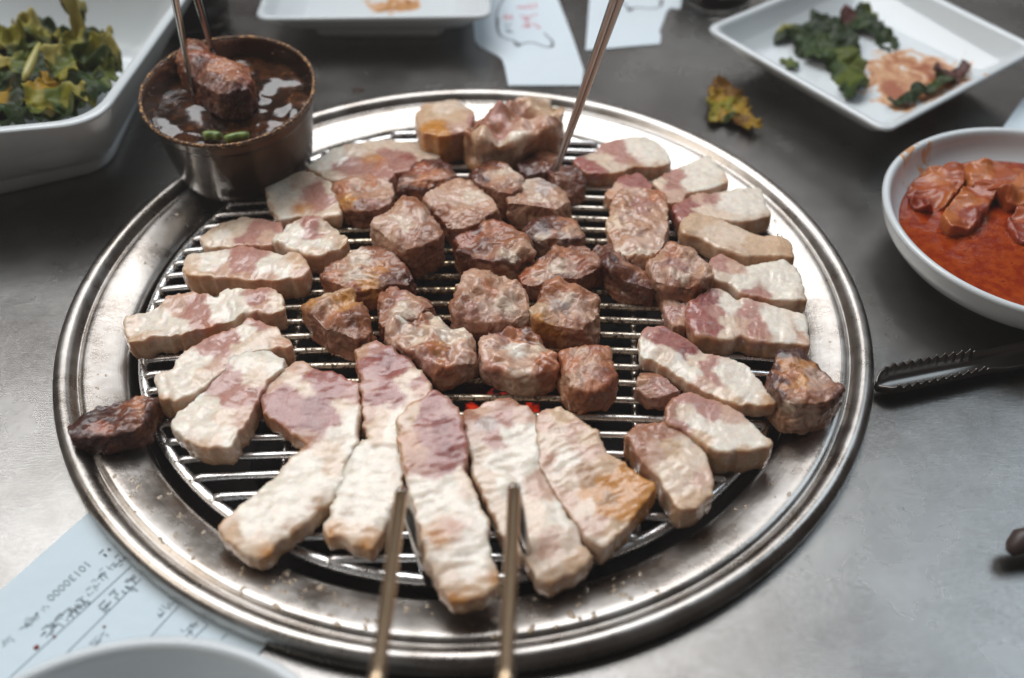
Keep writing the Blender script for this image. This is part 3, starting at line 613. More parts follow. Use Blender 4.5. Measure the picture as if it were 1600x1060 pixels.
K('evenly browned orange red pork cube at the lower right of the middle', [(873,556),(876,546),(881,539),(903,535),(926,532),(948,549),(956,572),(962,594),(950,606),(920,610),(886,606),(877,582)],
  [(885,550,'r'),(905,545,'g'),(925,540,'R'),(940,555,'r'),(900,565,'r'),(920,570,'g'),(945,585,'R'),(895,590,'g'),(925,595,'r'),(950,610,'R'),(905,620,'r'),(940,625,'b')], h=.015, sear=.3, crustc='R', rough=1.3, side='r', puff=.002)
# left strips
S('crumpled white pork lump with pink dent, topmost of the left strips beside the cube', [(430,380),(436,366),(447,354),(487,339),(518,352),(532,362),(543,374),(528,392),(502,402),(475,398),(450,390)],
  [(445,372,'W'),(465,360,'W'),(485,352,'P'),(490,365,'P'),(505,360,'w'),(475,380,'W'),(505,380,'W'),(525,375,'w'),(500,395,'w'),(535,378,'C'),(505,410,'p')], h=.012, rough=1.5, side='p', lk=2.0)
S('short pork strip with tan left tip lying behind the plump cream strip', [(313,374),(335,354),(358,347),(381,341),(440,348),(442,372),(430,384),(400,382),(350,384),(318,388)],
  [(322,375,'w'),(340,355,'T'),(345,370,'W'),(370,360,'w'),(400,362,'P'),(420,365,'p'),(385,375,'P'),(430,358,'P'),(350,385,'w')], h=.010, rough=.9, side='p', sidek=.4)
S('plump cream pork strip with pink middle, second from the top at the left', [(286,425),(290,412),(295,404),(347,393),(380,386),(417,394),(448,402),(456,396),(484,411),(476,434),(430,440),(375,436),(320,432),(295,434)],
  [(300,415,'w'),(325,412,'W'),(345,405,'W'),(370,398,'P'),(375,415,'P'),(395,405,'P'),(350,425,'p'),(420,410,'W'),(440,422,'W'),(465,415,'C'),(475,420,'p'),(320,448,'C'),(295,440,'O'),(370,450,'g'),(420,445,'p')], h=.014, rough=.8, side='C', sidek=.6)
S('long ruffled white pork strip pointing inward, third from top left', [(193,508),(225,490),(247,480),(260,466),(299,460),(341,468),(356,455),(378,461),(417,453),(446,466),(445,490),(389,490),(350,503),(277,524),(240,532),(204,538)],
  [(205,512,'w'),(230,505,'W'),(250,500,'W'),(275,480,'p'),(300,485,'P'),(315,495,'P'),(270,510,'W'),(345,480,'W'),(360,470,'W'),(375,485,'W'),(400,470,'P'),(410,480,'p'),(432,475,'w'),(220,545,'C'),(290,530,'T'),(330,520,'r'),(240,548,'w')], h=.012, rough=1.1, serr=.0011, side='C', lk=1.8)
S('bent pork strip with pinkish grey hump and tan end, fourth from top left', [(242,589),(258,584),(274,582),(282,560),(316,534),(353,520),(378,510),(392,497),(431,514),(445,526),(458,541),(430,545),(400,548),(372,562),(350,580),(335,590),(295,622),(275,630),(250,624)],
  [(255,600,'W'),(275,600,'W'),(290,580,'W'),(310,565,'W'),(330,545,'P'),(350,545,'P'),(365,530,'P'),(315,585,'w'),(385,520,'W'),(400,525,'w'),(405,510,'P'),(425,525,'w'),(445,535,'r'),(255,640,'C'),(270,650,'T'),(375,545,'w'),(340,570,'p')], h=.013, rough=.9, serr=.0009, side='C')
S('thick pork strip with bright white lower half and pink upper half', [(267,671),(272,658),(278,646),(298,630),(319,613),(333,587),(356,565),(389,551),(423,550),(446,565),(440,578),(415,600),(403,627),(388,652),(372,676),(356,702),(320,704),(290,690)],
  [(285,660,'W'),(310,640,'W'),(325,665,'W'),(345,685,'W'),(300,680,'W'),(335,635,'W'),(350,600,'P'),(370,595,'P'),(380,620,'P'),(355,625,'P'),(345,650,'w'),(390,565,'W'),(415,562,'W'),(430,572,'W'),(395,590,'w'),(330,710,'O'),(300,695,'T'),(385,650,'p'),(405,625,'P')], h=.012, rough=.8, serr=.0009, side='C', sidek=.5)
K('charred dark red pork strip lying on the left rim', [(108,676),(118,660),(133,643),(170,634),(207,626),(226,615),(240,625),(234,648),(222,676),(180,678),(125,682)],
  [(120,670,'D'),(140,652,'K'),(165,648,'D'),(190,645,'B'),(215,630,'r'),(230,628,'B'),(200,660,'B'),(160,668,'R'),(225,650,'b'),(150,685,'D'),(200,685,'B'),(185,655,'k')], h=.011, zb=.007, sear=.45, crustc='D', rough=1.7, side='D', bottom='K')
S('strip with raw purple lean head and long white body, lower left', [(411,626),(413,612),(418,600),(444,582),(470,562),(492,576),(530,590),(564,601),(563,640),(559,690),(546,722),(535,758),(500,802),(450,842),(404,880),(374,866),(339,830),(380,790),(415,758),(447,728),(481,698),(502,692),(482,690),(464,680),(445,665),(413,645)],
  [(430,595,'p'),(450,590,'w'),(470,573,'p'),(485,590,'M'),(455,615,'M'),(430,625,'M'),(475,605,'w'),(500,600,'M'),(530,605,'M'),(550,612,'P'),(480,640,'V'),(500,630,'V'),(465,650,'M'),(490,665,'V'),(515,650,'M'),(535,635,'w'),(545,650,'W'),(535,675,'W'),(550,700,'W'),(515,705,'w'),(490,725,'W'),(505,750,'W'),(460,750,'W'),(470,780,'W'),(430,785,'W'),(430,820,'W'),(390,820,'W'),(400,850,'w'),(360,835,'C'),(520,730,'w'),(500,790,'T'),(460,830,'T'),(420,870,'O'),(485,680,'G')], h=.010, rough=.9, serr=.0011, side='C', sidek=.6, voxel=.0011)
S('white strip with long raw purple upper half pointing at the creamy folded piece', [(557,546),(565,537),(580,534),(607,543),(628,555),(647,570),(672,600),(668,622),(650,640),(632,665),(628,690),(634,740),(618,790),(600,822),(578,862),(545,852),(503,836),(512,812),(522,786),(540,735),(553,700),(575,690),(582,684),(570,668),(564,620)],
  [(568,545,'g'),(585,545,'P'),(580,565,'M'),(600,560,'V'),(600,590,'M'),(625,580,'M'),(640,590,'w'),(650,600,'P'),(595,620,'M'),(615,620,'M'),(640,615,'w'),(575,600,'P'),(580,650,'p'),(600,650,'w'),(615,655,'W'),(590,680,'w'),(610,680,'W'),(585,705,'W'),(610,720,'W'),(570,740,'W'),(600,760,'W'),(560,780,'W'),(585,800,'W'),(535,800,'W'),(545,835,'w'),(575,845,'C'),(515,835,'O'),(570,862,'O'),(663,610,'p')], h=.010, rough=1., serr=.0012, side='C', sidek=.5, voxel=.0011)
S('white strip with tan and purple head folded over its neighbour, bottom centre', [(618,652),(640,634),(662,622),(676,611),(706,625),(716,642),(723,660),(730,705),(722,730),(740,762),(757,808),(763,860),(777,920),(742,934),(705,944),(690,918),(671,885),(655,822),(640,765),(628,700)],
  [(632,655,'w'),(650,645,'C'),(640,680,'r'),(650,705,'g'),(645,725,'b'),(665,650,'M'),(680,635,'M'),(700,640,'P'),(690,665,'V'),(710,670,'M'),(680,690,'M'),(700,700,'V'),(720,690,'M'),(690,725,'M'),(670,735,'P'),(660,755,'W'),(700,755,'W'),(730,755,'w'),(670,790,'W'),(710,790,'W'),(740,800,'W'),(675,840,'O'),(690,835,'w'),(705,825,'r'),(700,860,'W'),(745,860,'W'),(700,900,'w'),(740,900,'W'),(730,930,'C'),(770,910,'O'),(715,943,'O'),(628,680,'C')], h=.010, rough=.9, serr=.0010, side='C', lift=.007, voxel=.0011)
S('wide pale pork strip with cooked pink back end under the right metal rod', [(723,652),(730,642),(757,628),(775,626),(794,620),(812,632),(830,646),(840,675),(842,717),(866,762),(889,811),(905,845),(923,876),(890,902),(860,922),(843,908),(825,876),(787,842),(765,800),(742,745),(726,685)],
  [(735,655,'G'),(760,640,'p'),(795,632,'G'),(815,645,'p'),(790,650,'P'),(760,665,'S'),(770,685,'P'),(750,700,'w'),(800,680,'W'),(830,680,'W'),(780,720,'W'),(820,720,'W'),(760,750,'w'),(800,760,'W'),(845,760,'p'),(800,800,'w'),(840,800,'w'),(870,800,'W'),(825,840,'w'),(860,850,'p'),(890,850,'w'),(860,895,'w'),(905,870,'C'),(870,915,'T'),(740,680,'p')], h=.011, rough=1., serr=.0009, side='p', sidek=.5, voxel=.0011)
S('wedge shaped pork strip with golden orange pointed corner right of the wide strip', [(838,666),(845,652),(852,645),(877,643),(908,663),(934,675),(944,706),(985,733),(1026,760),(1005,790),(972,830),(944,858),(923,846),(900,815),(885,795),(862,755),(843,722)],
  [(850,660,'p'),(875,655,'C'),(865,690,'w'),(895,675,'p'),(920,685,'C'),(880,720,'W'),(900,750,'w'),(890,780,'p'),(915,790,'w'),(935,820,'p'),(920,710,'p'),(915,740,'T'),(940,730,'C'),(930,770,'O'),(955,755,'O'),(980,750,'O'),(1010,762,'O'),(985,790,'O'),(955,800,'O'),(960,830,'C'),(940,850,'w'),(950,780,'T'),(855,715,'p')], h=.013, rough=.9, side='O', sidek=.3, tilt=(.05, 0), material=M_meat)

# ---------------------------------------------------------------- sauce cup standing on the rim
CB = np.array((-.1305, .1125, .0098)); CT = R(7)
def cupw(x, y, z):
    """cup-local to world (the cup stands a little tipped towards the front)"""
    return (CB[0]+x, CB[1]+y*math.cos(CT)-z*math.sin(CT), CB[2]+y*math.sin(CT)+z*math.cos(CT)+.0045)
cup = empty('sauce_cup', (CB[0], CB[1], CB[2]+.0045), 'round steel cup of dark dipping sauce with crusted rim on the grill edge', 'sauce cup')
cup.rotation_euler = (CT, 0, 0)
prof = [(0,.0008),(.030,.0),(.0365,.0012),(.0385,.004),(.0407,.018),(.0429,.034),(.0437,.0400),(.0440,.0412),(.0446,.0420),(.0450,.0470),(.0457,.0492),(.0462,.0497),(.0464,.0505),(.0458,.0512),(.0450,.0505),(.0444,.0480),(.0436,.0420),(.0415,.034),(.0395,.018),(.0372,.0045),(.030,.003),(0,.003)]
V, F = lathe(smooth_prof(prof, 1), 96); V = np.array(V)+np.array(cup.location); fixn(mesh_obj('cup_body', V, F, M_cup, cup))
V, F = lathe([(.0462+.0011*math.cos(a), .0505+.0011*math.sin(a)) for a in np.linspace(0, 2*math.pi, 9)[:-1]], 220, closed=True); V = np.array(V)
V += (noise(V*900, 3)*.00035)[:,None]*np.c_[V[:,0]/.046, V[:,1]/.046, np.ones(len(V))]
fixn(mesh_obj('crusted_rim', V+np.array(cup.location), F, M_crust, cup))
# crumbs of dried sauce on the inner wall at the back
parts_ = []
for i in range(46):
    a = rng.uniform(-.3, math.pi+.5); zz = rng.uniform(.0435, .0495); r0 = .0437+(zz-.042)*.22
    V, F = blob_mesh(i, 7, 5, .3); parts_.append((V*np.array([1, 1, .6])*rng.uniform(.0004, .0013)+np.array([r0*math.cos(a), r0*math.sin(a), zz]), F))
V, F = join(parts_); o = mesh_obj('sauce_crumbs', np.array(V)+np.array(cup.location), F, M_crust, cup); o['kind'] = 'stuff'
# sauce surface with lumps
nr, na = 46, 110; V = [(0, 0, .0395)]; F = []
for i in range(1, nr+1):
    for j in range(na):
        r_ = .0434*i/nr; a = 2*math.pi*j/na; V.append((r_*math.cos(a), r_*math.sin(a), .0395))
V = np.array(V); q = V*np.array([1, 1, 0])
V[:,2] += .0022*fbm(q*60+3, 5, 2)+.0006*np.clip(ridge(q*110+1, 9), 0, 1)-.0008*sstep(.040, .0434, np.hypot(V[:,0], V[:,1]))
for j in range(na): F.append((0, 1+j, 1+(j+1) % na))
for i in range(nr-1):
    for j in range(na): j2 = (j+1) % na; F.append((1+i*na+j, 1+(i+1)*na+j, 1+(i+1)*na+j2, 1+i*na+j2))
V = np.vstack([V, [(.038*math.cos(2*math.pi*j/na), .038*math.sin(2*math.pi*j/na), .034) for j in range(na)]])
b0 = 1+nr*na
for j in range(na): j2 = (j+1) % na; F.append((1+(nr-1)*na+j, b0+j, b0+j2, 1+(nr-1)*na+j2))
F.append(tuple(b0+j for j in range(na)))
V = np.array([cupw(*v) for v in V])
tag(fixn(mesh_obj('dipping_sauce', V, F, M_sauce)), 'glossy dark brown dipping sauce filling the steel cup', 'sauce')
M_scal, nt, b = mat('green_scallion', (.12,.20,.03), .3, 0, Subsurface_Weight=.1)
nz = tex(nt, 300, 3); cr = ramp(nt, nz.outputs[0], [(.3, (.06,.11,.02)), (.7, (.20,.28,.05))]); nt.links.new(cr.outputs[0], b.inputs['Base Color'])
for (a0, b0_, lab) in (((352,219), (388,213), 'bright green scallion ring floating at the front of the sauce'), ((318,213), (344,214), 'darker green scallion piece left of the bright one in the sauce')):
    p0 = at(*a0, .0535); p1 = at(*b0_, .0535)
    V, F = tube([tuple(p0*(1-t)+p1*t+np.array([0, .0015*math.sin(t*3.1), 0])) for t in np.linspace(0, 1, 8)], [.0022,.0025,.0025,.0025,.0025,.0025,.0025,.0022], 12)
    tag(mesh_obj('scallion_piece', V, F, M_scal), lab, 'scallion')
soft('meat_piece', 'dark sauce coated meat piece held by chopsticks over the steel cup', 'meat', None,
     [(276,80),(288,66),(302,62),(322,70),(340,88),(362,98),(384,104),(398,126),(388,142),(362,146),(338,146),(315,135),(295,120),(280,102)],
     [(285,80,'b'),(300,75,'B'),(320,85,'R'),(310,100,'k'),(340,105,'r'),(360,115,'b'),(385,125,'R'),(330,125,'B'),(295,105,'B'),(370,135,'k')], h=.016, zb=.0545, rough=1.6, crease=1.6, sear=.3, crustc='D', side='k', sidek=.4, bottom='D', material=M_crusty, puff=.004)
def stick(name, pts, rad, m_, label, cat, group=None, flat=1.0, n=16):
    V, F = tube(pts, rad, n); return tag(mesh_obj(name, V, F, m_), label, cat, group)
def lerp(a, b_, n=12): return [tuple(np.array(a)*(1-t)+np.array(b_)*t) for t in np.linspace(0, 1, n)]
stick('metal_chopstick', lerp(at(302,146,.0600), at(262,-60,.135)), list(np.linspace(.0013, .0023, 12)), M_steel, 'steel chopstick in front of the sauce coated meat, over the cup', 'chopstick', 'metal chopsticks')
stick('metal_chopstick', lerp(at(333,84,.067), at(291,-60,.130)), list(np.linspace(.0014, .0024, 12)), M_dsteel, 'darker steel chopstick behind the sauce coated meat, over the cup', 'chopstick', 'metal chopsticks')
t0 = at(866,268,.026); t1 = at(972,-40,.155)
stick('metal_chopstick', lerp(t0, t1, 20), list(np.linspace(.0009, .0019, 20)), M_stick, 'left of two long steel chopsticks gripping dark meat at the far side', 'chopstick', 'metal chopsticks')
off = np.array([.0018, .0005, 0])
stick('metal_chopstick', lerp(t0+off, t1+off*2.0, 20), list(np.linspace(.0009, .0019, 20)), M_stick, 'right of two long steel chopsticks gripping dark meat at the far side', 'chopstick', 'metal chopsticks')
# ---------------------------------------------------------------- rods hooked on the front of the grate
hd = empty('grate_handle', tuple(at(745,905,.004)), 'pair of metal rods, tan reflection painted in, bent down onto the front of the grate', 'grate handle')
for (leg, apex, end) in (((670,914),(627,770),(586,1085)), ((830,903),(803,764),(789,1085))):
    a = at(*leg, .0050); p = at(*apex, .047); e = at(*end, .078)
    pts = [tuple(a), tuple(a*.6+p*.4), tuple(a*.25+p*.75+np.array([0, .001, .0005]))]+[tuple(p+np.array([0, dy, dz])) for dy, dz in ((.0015, -.004), (.0008, -.0012), (-.0018, .0002))]
    V, F = tube(pts, [.0014, .0021, .0025, .0026, .0026, .0026], 14); mesh_obj('hook_leg', V, F, M_steel, hd)
    p2 = p+np.array([0, -.0016, .0002])
    V, F = tube([tuple(p+np.array([0, .0012, -.0006]))]+lerp(p2, e, 14), [.0020]+[.0025]*14, 16); mesh_obj('rod', V, F, M_rod_refl, hd)
# ---------------------------------------------------------------- crockery
def scaleq(C, k, c=None):
    C = np.array([q[:2] for q in C]); c = C.mean(0) if c is None else c; return c+(C-c)*k
def lerpq(A, B, t): return np.array([a[:2] for a in A])*(1-t)+np.array([b_[:2] for b_ in B])*t
def square_dish(name, label, cat, rim, foot, zr, floor_k, zf, rad, mat_, wall=.0035, group=None, footz=.006, mid=None):
    L = max(np.hypot(*(np.array(rim[0][:2])-np.array(rim[1][:2]))), .01)
    ki = 1-2*wall/L
    fl = scaleq(rim, floor_k)
    spec = [(scaleq(foot, .9), .0012, rad*.8), (scaleq(foot, .93), .0002, rad*.8), (scaleq(foot, .985), .0000, rad), (foot, .0012, rad), (foot, footz-.001, rad), (scaleq(foot, .99), footz, rad),
            (lerpq(foot, rim, .12), footz+.0015, rad*1.1)]
    for t in (.3, .5, .7, .85): spec.append((lerpq(foot, rim, .08+.92*t**.9), footz+(zr-footz)*t*.93, rad*1.2))
    spec += [(rim, zr-.0022, rad*1.3), (scaleq(rim, 1.008), zr-.0008, rad*1.3), (scaleq(rim, 1.003), zr+.0003, rad*1.3), (scaleq(rim, (1+ki)/2), zr+.0008, rad*1.3), (scaleq(rim, ki), zr+.0002, rad*1.3), (scaleq(rim, ki-.012), zr-.0018, rad*1.3)]
    for t in (.2, .4, .6, .8, .93): spec.append((lerpq(scaleq(rim, ki-.015), fl, t), zr-.0025+(zf-zr+.0025)*(math.sin(t*math.pi/2)**.9), rad*1.3))
    spec += [(scaleq(fl, .94), zf-.0002, rad*1.3), (scaleq(fl, .6), zf, rad), (scaleq(fl, .25), zf, rad*.5)]
    rings = [[(x, y, z) for x, y in rquad([tuple(q) for q in np.array([c[:2] for c in C])], r_)] for C, z, r_ in spec]
    V, F = loft(rings); o = mesh_obj(name, V, F, mat_); fixn(o); tag(o, label, cat, group); return o
M_sp1 = stained('plate_with_red_sauce_smears', tuple(at(1425,120,.012)), .085, 3.1, 60, .53, (.30,.07,.015))
M_sp2 = stained('plate_with_brown_sauce_spots', tuple(at(620,-5,.012)), .055, 7.7, 60, .60, (.25,.09,.02))
UR = [at(1103,44,.03), at(1385,206,.03), at(1625,76,.03), at(1352,-60,.03)]
square_dish('square_plate', 'square white plate with green leaves and red sauce smears at upper right', 'plate', UR, [(.1935,.238),(.247,.164),(.321,.217),(.267,.291)], .03, .68, .0095, .007, M_sp1, group='white square dishes')
a_, b_ = at(399,30,.028), at(767,26,.028)
square_dish('square_plate', 'square white plate with brown sauce spots at the far middle', 'plate', [a_, b_, b_+np.array([-.004,.15,0]), a_+np.array([.0,.15,0])], [(-.117,.2815),(-.0255,.2815),(-.027,.372),(-.116,.372)], .028, .70, .0095, .008, M_sp2, group='white square dishes')
M_sp3 = stained('bowl_with_orange_smears', tuple(at(195,75,.05)), .020, 1.7, 120, .60, (.50,.22,.10))
square_dish('square_bowl', 'deep square white bowl of wilted green salad at upper left', 'bowl', [(-.192,.074),(-.173,.255),(-.375,.275),(-.395,.038)], [(-.217,.122),(-.218,.255),(-.345,.255),(-.345,.066)], .064, .60, .014, .016, M_sp3, wall=.0045, group='white square dishes', footz=.010)
# round bowls
def round_bowl(name, label, c, rr, h, rf, mat_, fz=.006):
    prof = [(0,.002),(rf*.8,.002),(rf*.86,.0),(rf,.0),(rf*1.02,.0015),(rf*1.03,fz)]
    for t in np.linspace(.1, .95, 9): prof.append((rf*1.03+(rr-rf*1.03)*math.sin(t*math.pi/2)**.85, fz+(h-fz)*(1-math.cos(t*math.pi/2))**.9*.98+.0))
    prof += [(rr, h-.002), (rr+.0006, h-.0005), (rr-.0006, h+.0007), (rr-.0022, h+.0008), (rr-.0038, h-.0004)]
    for t in np.linspace(.93, .1, 9): prof.append((rf*.85+(rr-.0042-rf*.85)*math.sin(t*math.pi/2)**.85, fz+.003+(h-fz-.004)*(1-math.cos(t*math.pi/2))**.9))
    prof += [(rf*.6, fz+.0025), (0, fz+.0025)]
    V, F = lathe(prof, 128, (c[0], c[1], 0)); return tag(fixn(mesh_obj(name, V, F, mat_)), label, 'bowl')
M_kb = stained('bowl_with_kimchi_smears', tuple(at(1470,240,.04)), .060, 5.2, 95, .635, (.55,.16,.07))
KC = (.2960, .0370)
round_bowl('round_bowl', 'round white bowl of kimchi in red broth at the right', KC, .0800, .033, .045, M_kb)
V, F = lathe([(0,.0190),(.02,.0191),(.05,.0189),(.0675,.0187),(.0698,.0180),(.060,.014),(0,.0115)], 96, (KC[0], KC[1], 0))
tag(fixn(mesh_obj('kimchi_broth', V, F, M_broth)), 'glossy red broth in the round bowl at the right', 'broth')
GK = 'kimchi pieces in the round bowl'
def KM(label, poly, seeds, **kw):
    kw.setdefault('h', .004); kw.setdefault('zb', .0170)
    soft('kimchi_piece', label, 'kimchi', GK, poly, seeds, rough=.8, side='k1', bottom='k2', material=M_kim, fold=.0034, fsc=.013, crease=.8, **kw)
KM('left kimchi leaf lying against the bowl wall', [(1418,290),(1440,272),(1480,262),(1512,262),(1500,290),(1488,318),(1450,332),(1425,325)], [(1435,290,'k1'),(1465,275,'k3'),(1490,270,'k1'),(1470,300,'k1'),(1440,315,'k2'),(1485,305,'k3')])
KM('far kimchi leaf reaching toward the right edge of the photo', [(1505,262),(1545,258),(1600,266),(1650,285),(1640,315),(1590,318),(1550,300),(1520,290)], [(1530,270,'k3'),(1570,280,'k1'),(1600,290,'k3'),(1560,295,'k1'),(1620,300,'k1')], h=.009)
KM('pale orange kimchi stem slanting down in the middle of the bowl', [(1474,340),(1492,312),(1515,286),(1545,284),(1556,300),(1540,325),(1518,350),(1490,356)], [(1490,340,'k3'),(1510,310,'k3'),(1535,300,'k1'),(1520,330,'k2'),(1500,348,'k1')], h=.009)
KM('small kimchi piece at the right edge of the photo', [(1572,345),(1590,328),(1640,322),(1640,380),(1600,380),(1578,368)], [(1585,350,'k2'),(1610,340,'k1'),(1600,370,'k2')])
round_bowl('round_bowl', 'white bowl whose blurred rim shows at the bottom left corner', (-.0915, -.291), .081, .050, .040, M_white)
# ---------------------------------------------------------------- greens
GL = 'wilted salad leaves in the square bowl'
def LF(label, poly, seeds, z=.045, h=.0012, grp=GL, cat='salad leaf', name='salad_leaf', **kw):
    kw.setdefault('rough', .5); kw.setdefault('puff', .0); kw.setdefault('fold', .0065); kw.setdefault('voxel', .00055); kw.setdefault('crease', .3); kw.setdefault('tilt', (0, 0))
    return soft(name, label, cat, grp, poly, seeds, h=h, zb=z, side='g1', sidek=.5, bottom='g4', material=M_leaf, serr=.0022, sm=1, round_=0, **kw)
LF('dark bed of salad leaves filling the bottom of the square bowl', [(-60,60),(-20,50),(60,40),(110,55),(170,80),(184,115),(150,150),(105,182),(40,192),(-60,195)], [(0,80,'g4'),(60,100,'g4'),(110,90,'g1'),(150,120,'g4'),(90,150,'g1'),(30,160,'g4'),(-20,140,'g1')], z=.037)
LF('pale curled salad leaf at the top of the heap', [(8,38),(15,24),(34,31),(59,26),(66,40),(85,52),(102,66),(104,84),(84,77),(62,62),(31,55)], [(20,38,'g5'),(45,40,'g3'),(58,32,'g5'),(80,65,'g3'),(95,75,'g2'),(40,52,'g2')], z=.045, tilt=(.1, .4))
LF('pale salad leaf at the left edge of the photo', [(-40,58),(0,52),(20,48),(48,62),(38,84),(0,92),(-40,90)], [(0,70,'g5'),(25,62,'g3'),(35,75,'g2'),(-10,80,'g3')], z=.042, tilt=(0, .3))
LF('tall folded olive salad leaf at the right of the heap', [(111,26),(125,22),(138,25),(150,41),(166,48),(177,60),(184,84),(182,110),(160,128),(135,134),(118,122),(109,95),(108,60)], [(118,32,'g5'),(135,32,'g3'),(120,60,'g3'),(135,60,'g4'),(150,55,'g3'),(165,65,'g5'),(175,90,'g2'),(150,95,'g1'),(130,85,'g2'),(140,115,'g2'),(165,115,'g3'),(120,105,'g1')], z=.044, fold=.010, tilt=(0, .25))
LF('dark salad leaf in the middle of the heap', [(41,60),(66,62),(106,78),(114,100),(108,122),(78,134),(42,125),(20,106),(30,78)], [(50,75,'g2'),(75,80,'g4'),(100,95,'g4'),(80,115,'g4'),(45,110,'g1'),(100,85,'g1'),(35,90,'g2')], z=.040)
LF('dark olive salad leaf against the right inner wall of the bowl', [(130,118),(160,112),(184,108),(182,122),(160,142),(135,158),(112,170),(108,150),(118,132)], [(140,130,'g1'),(165,120,'g2'),(150,140,'g4'),(120,155,'g1'),(128,145,'g3')], z=.041, fold=.005)
LF('small pale green salad leaf on top of the dark middle leaf', [(68,88),(88,80),(108,90),(118,112),(104,124),(84,116),(72,104)], [(80,92,'g5'),(95,98,'g2'),(108,108,'g3'),(90,112,'g2')], z=.052, fold=.006)
LF('narrow olive salad leaf across the left of the heap', [(-10,98),(15,92),(38,98),(52,112),(40,122),(15,116),(-10,118)], [(5,105,'g3'),(25,102,'g2'),(40,112,'g1'),(0,110,'g5')], z=.050, fold=.005)
LF('yellow frilly salad leaf at the front of the heap', [(42,166),(56,148),(72,128),(90,132),(103,147),(120,142),(138,137),(130,155),(114,167),(87,180),(64,186),(50,180)], [(55,160,'g3'),(75,135,'y1'),(85,150,'g2'),(105,155,'g3'),(125,147,'g5'),(70,180,'y1'),(95,170,'g1'),(60,172,'g2')], z=.043)
LF('dark green salad leaf at the front left of the heap', [(-40,125),(0,122),(36,128),(46,150),(34,180),(0,188),(-40,190)], [(0,140,'g1'),(25,140,'g4'),(30,165,'g4'),(0,175,'g1'),(2,150,'y1')], z=.040)
stick('salad_stalk', lerp(at(37,126,.052), at(62,68,.058), 8), [.001,.0022,.0026,.0026,.0024,.002,.0018,.001], M_scal, 'thin pale stalk lying over the dark leaves in the bowl', 'salad')
M_stem, _, _ = mat('pale_green_stem', (.34,.30,.09), .35, 0, Subsurface_Weight=.15); bpy.data.objects['salad_stalk'].data.materials[0] = M_stem
GP = 'leftover greens on the square plate'
LF('large ruffled dark green leaf left on the square plate', [(1194,32),(1207,20),(1225,8),(1248,12),(1262,22),(1280,15),(1298,32),(1312,25),(1328,40),(1338,70),(1347,98),(1357,120),(1352,140),(1338,151),(1322,149),(1314,126),(1300,106),(1280,96),(1262,90),(1245,76),(1238,56),(1216,62),(1200,48)],
   [(1205,32,'g3'),(1225,25,'g2'),(1250,25,'g1'),(1270,45,'g4'),(1290,60,'g1'),(1310,60,'g4'),(1260,70,'g1'),(1240,60,'g4'),(1320,90,'g2'),(1335,120,'g2'),(1330,140,'g1'),(1300,95,'g1'),(1285,35,'g4')], z=.0135, grp=GP, cat='leaf', name='wilted_leaf', fold=.0045)
LF('folded dark leaf standing at the back of the square plate', [(1312,14),(1335,8),(1362,-2),(1370,28),(1384,52),(1400,74),(1396,96),(1386,98),(1372,74),(1350,52),(1330,45)], [(1325,20,'D'),(1345,18,'g4'),(1360,10,'g2'),(1365,40,'g4'),(1385,70,'g1'),(1392,90,'g4'),(1345,38,'g1')], z=.012, grp=GP, cat='leaf', name='wilted_leaf', fold=.004, tilt=(0, .3))
LF('narrow dark leaf strip at the right of the square plate', [(1390,152),(1430,142),(1466,122),(1458,106),(1468,97),(1482,108),(1500,99),(1517,101),(1512,112),(1488,128),(1450,149),(1410,161),(1392,161)], [(1400,156,'g4'),(1440,145,'g4'),(1470,125,'g1'),(1465,104,'D'),(1490,112,'D'),(1510,104,'D'),(1420,150,'g4')], z=.0135, grp=GP, cat='leaf', name='wilted_leaf', fold=.003)
LF('tiny green leaf scrap at the left side of the square plate', [(1224,93),(1236,92),(1249,102),(1244,107),(1230,103)], [(1235,98,'g2'),(1242,103,'g1')], z=.0115, fold=.001, grp=GP, cat='leaf', name='wilted_leaf', rough=.5)
LF('mustard coloured leaf scrap fallen on the steel table', [(1107,145),(1112,130),(1124,123),(1143,130),(1152,148),(1164,156),(1170,174),(1182,196),(1184,204),(1172,203),(1155,194),(1140,188),(1110,187),(1106,165)], [(1120,132,'y2'),(1140,138,'y2'),(1120,155,'y1'),(1135,160,'g3'),(1115,175,'g3'),(1140,180,'g1'),(1160,170,'y1'),(1175,198,'y1'),(1150,188,'y2'),(1128,180,'y1')], z=.0035, fold=.0028, fsc=.007, grp=None, cat='leaf', name='leaf_scrap')
# ---------------------------------------------------------------- tongs
tg = empty('steel_tongs', tuple(at(1480,585,0)), 'dark steel serving tongs with toothed jaw lying at the right', 'tongs')
def channel(p0, p1, stations, teeth, nk=9, z0=.003):
    p0 = np.array(p0); p1 = np.array(p1); ax = (p1-p0)[:2]; L = np.hypot(*ax); ax /= L; pr = np.array([-ax[1], ax[0]])
    V = []; F = []; st = []
    for i in range(len(stations)-1):
        (ta, wa, ha), (tb, wb, hb) = stations[i], stations[i+1]
        m = max(2, int((tb-ta)*L/.0004))
        for k in range(m): u = k/m; st.append((ta+(tb-ta)*u, wa+(wb-wa)*u, ha+(hb-ha)*u))
    st.append(stations[-1])
    for t, w_, h_ in st:
        s_ = t*L; saw = ((s_/.0044) % 1.0); tooth = (.0028*(1-abs(2*saw-1)) if teeth[0] < t < teeth[1] else .0012)
        for k in range(nk):
            u = -1+2*k/(nk-1); c = p0[:2]+ax*s_+pr*w_*math.copysign(abs(u)**.8, u)
            z = z0+h_*abs(u)**3+(tooth if abs(u) > .99 else 0)
            if abs(u) > .99: c = c-pr*np.sign(u)*.0004
            V.append((c[0], c[1], z))
    n = len(st)
    for i in range(n-1):
        for k in range(nk-1): F.append((i*nk+k, (i+1)*nk+k, (i+1)*nk+k+1, i*nk+k+1))
    return V, F
q0 = at(1371,602,.006); q1 = at(1700,536,.006)
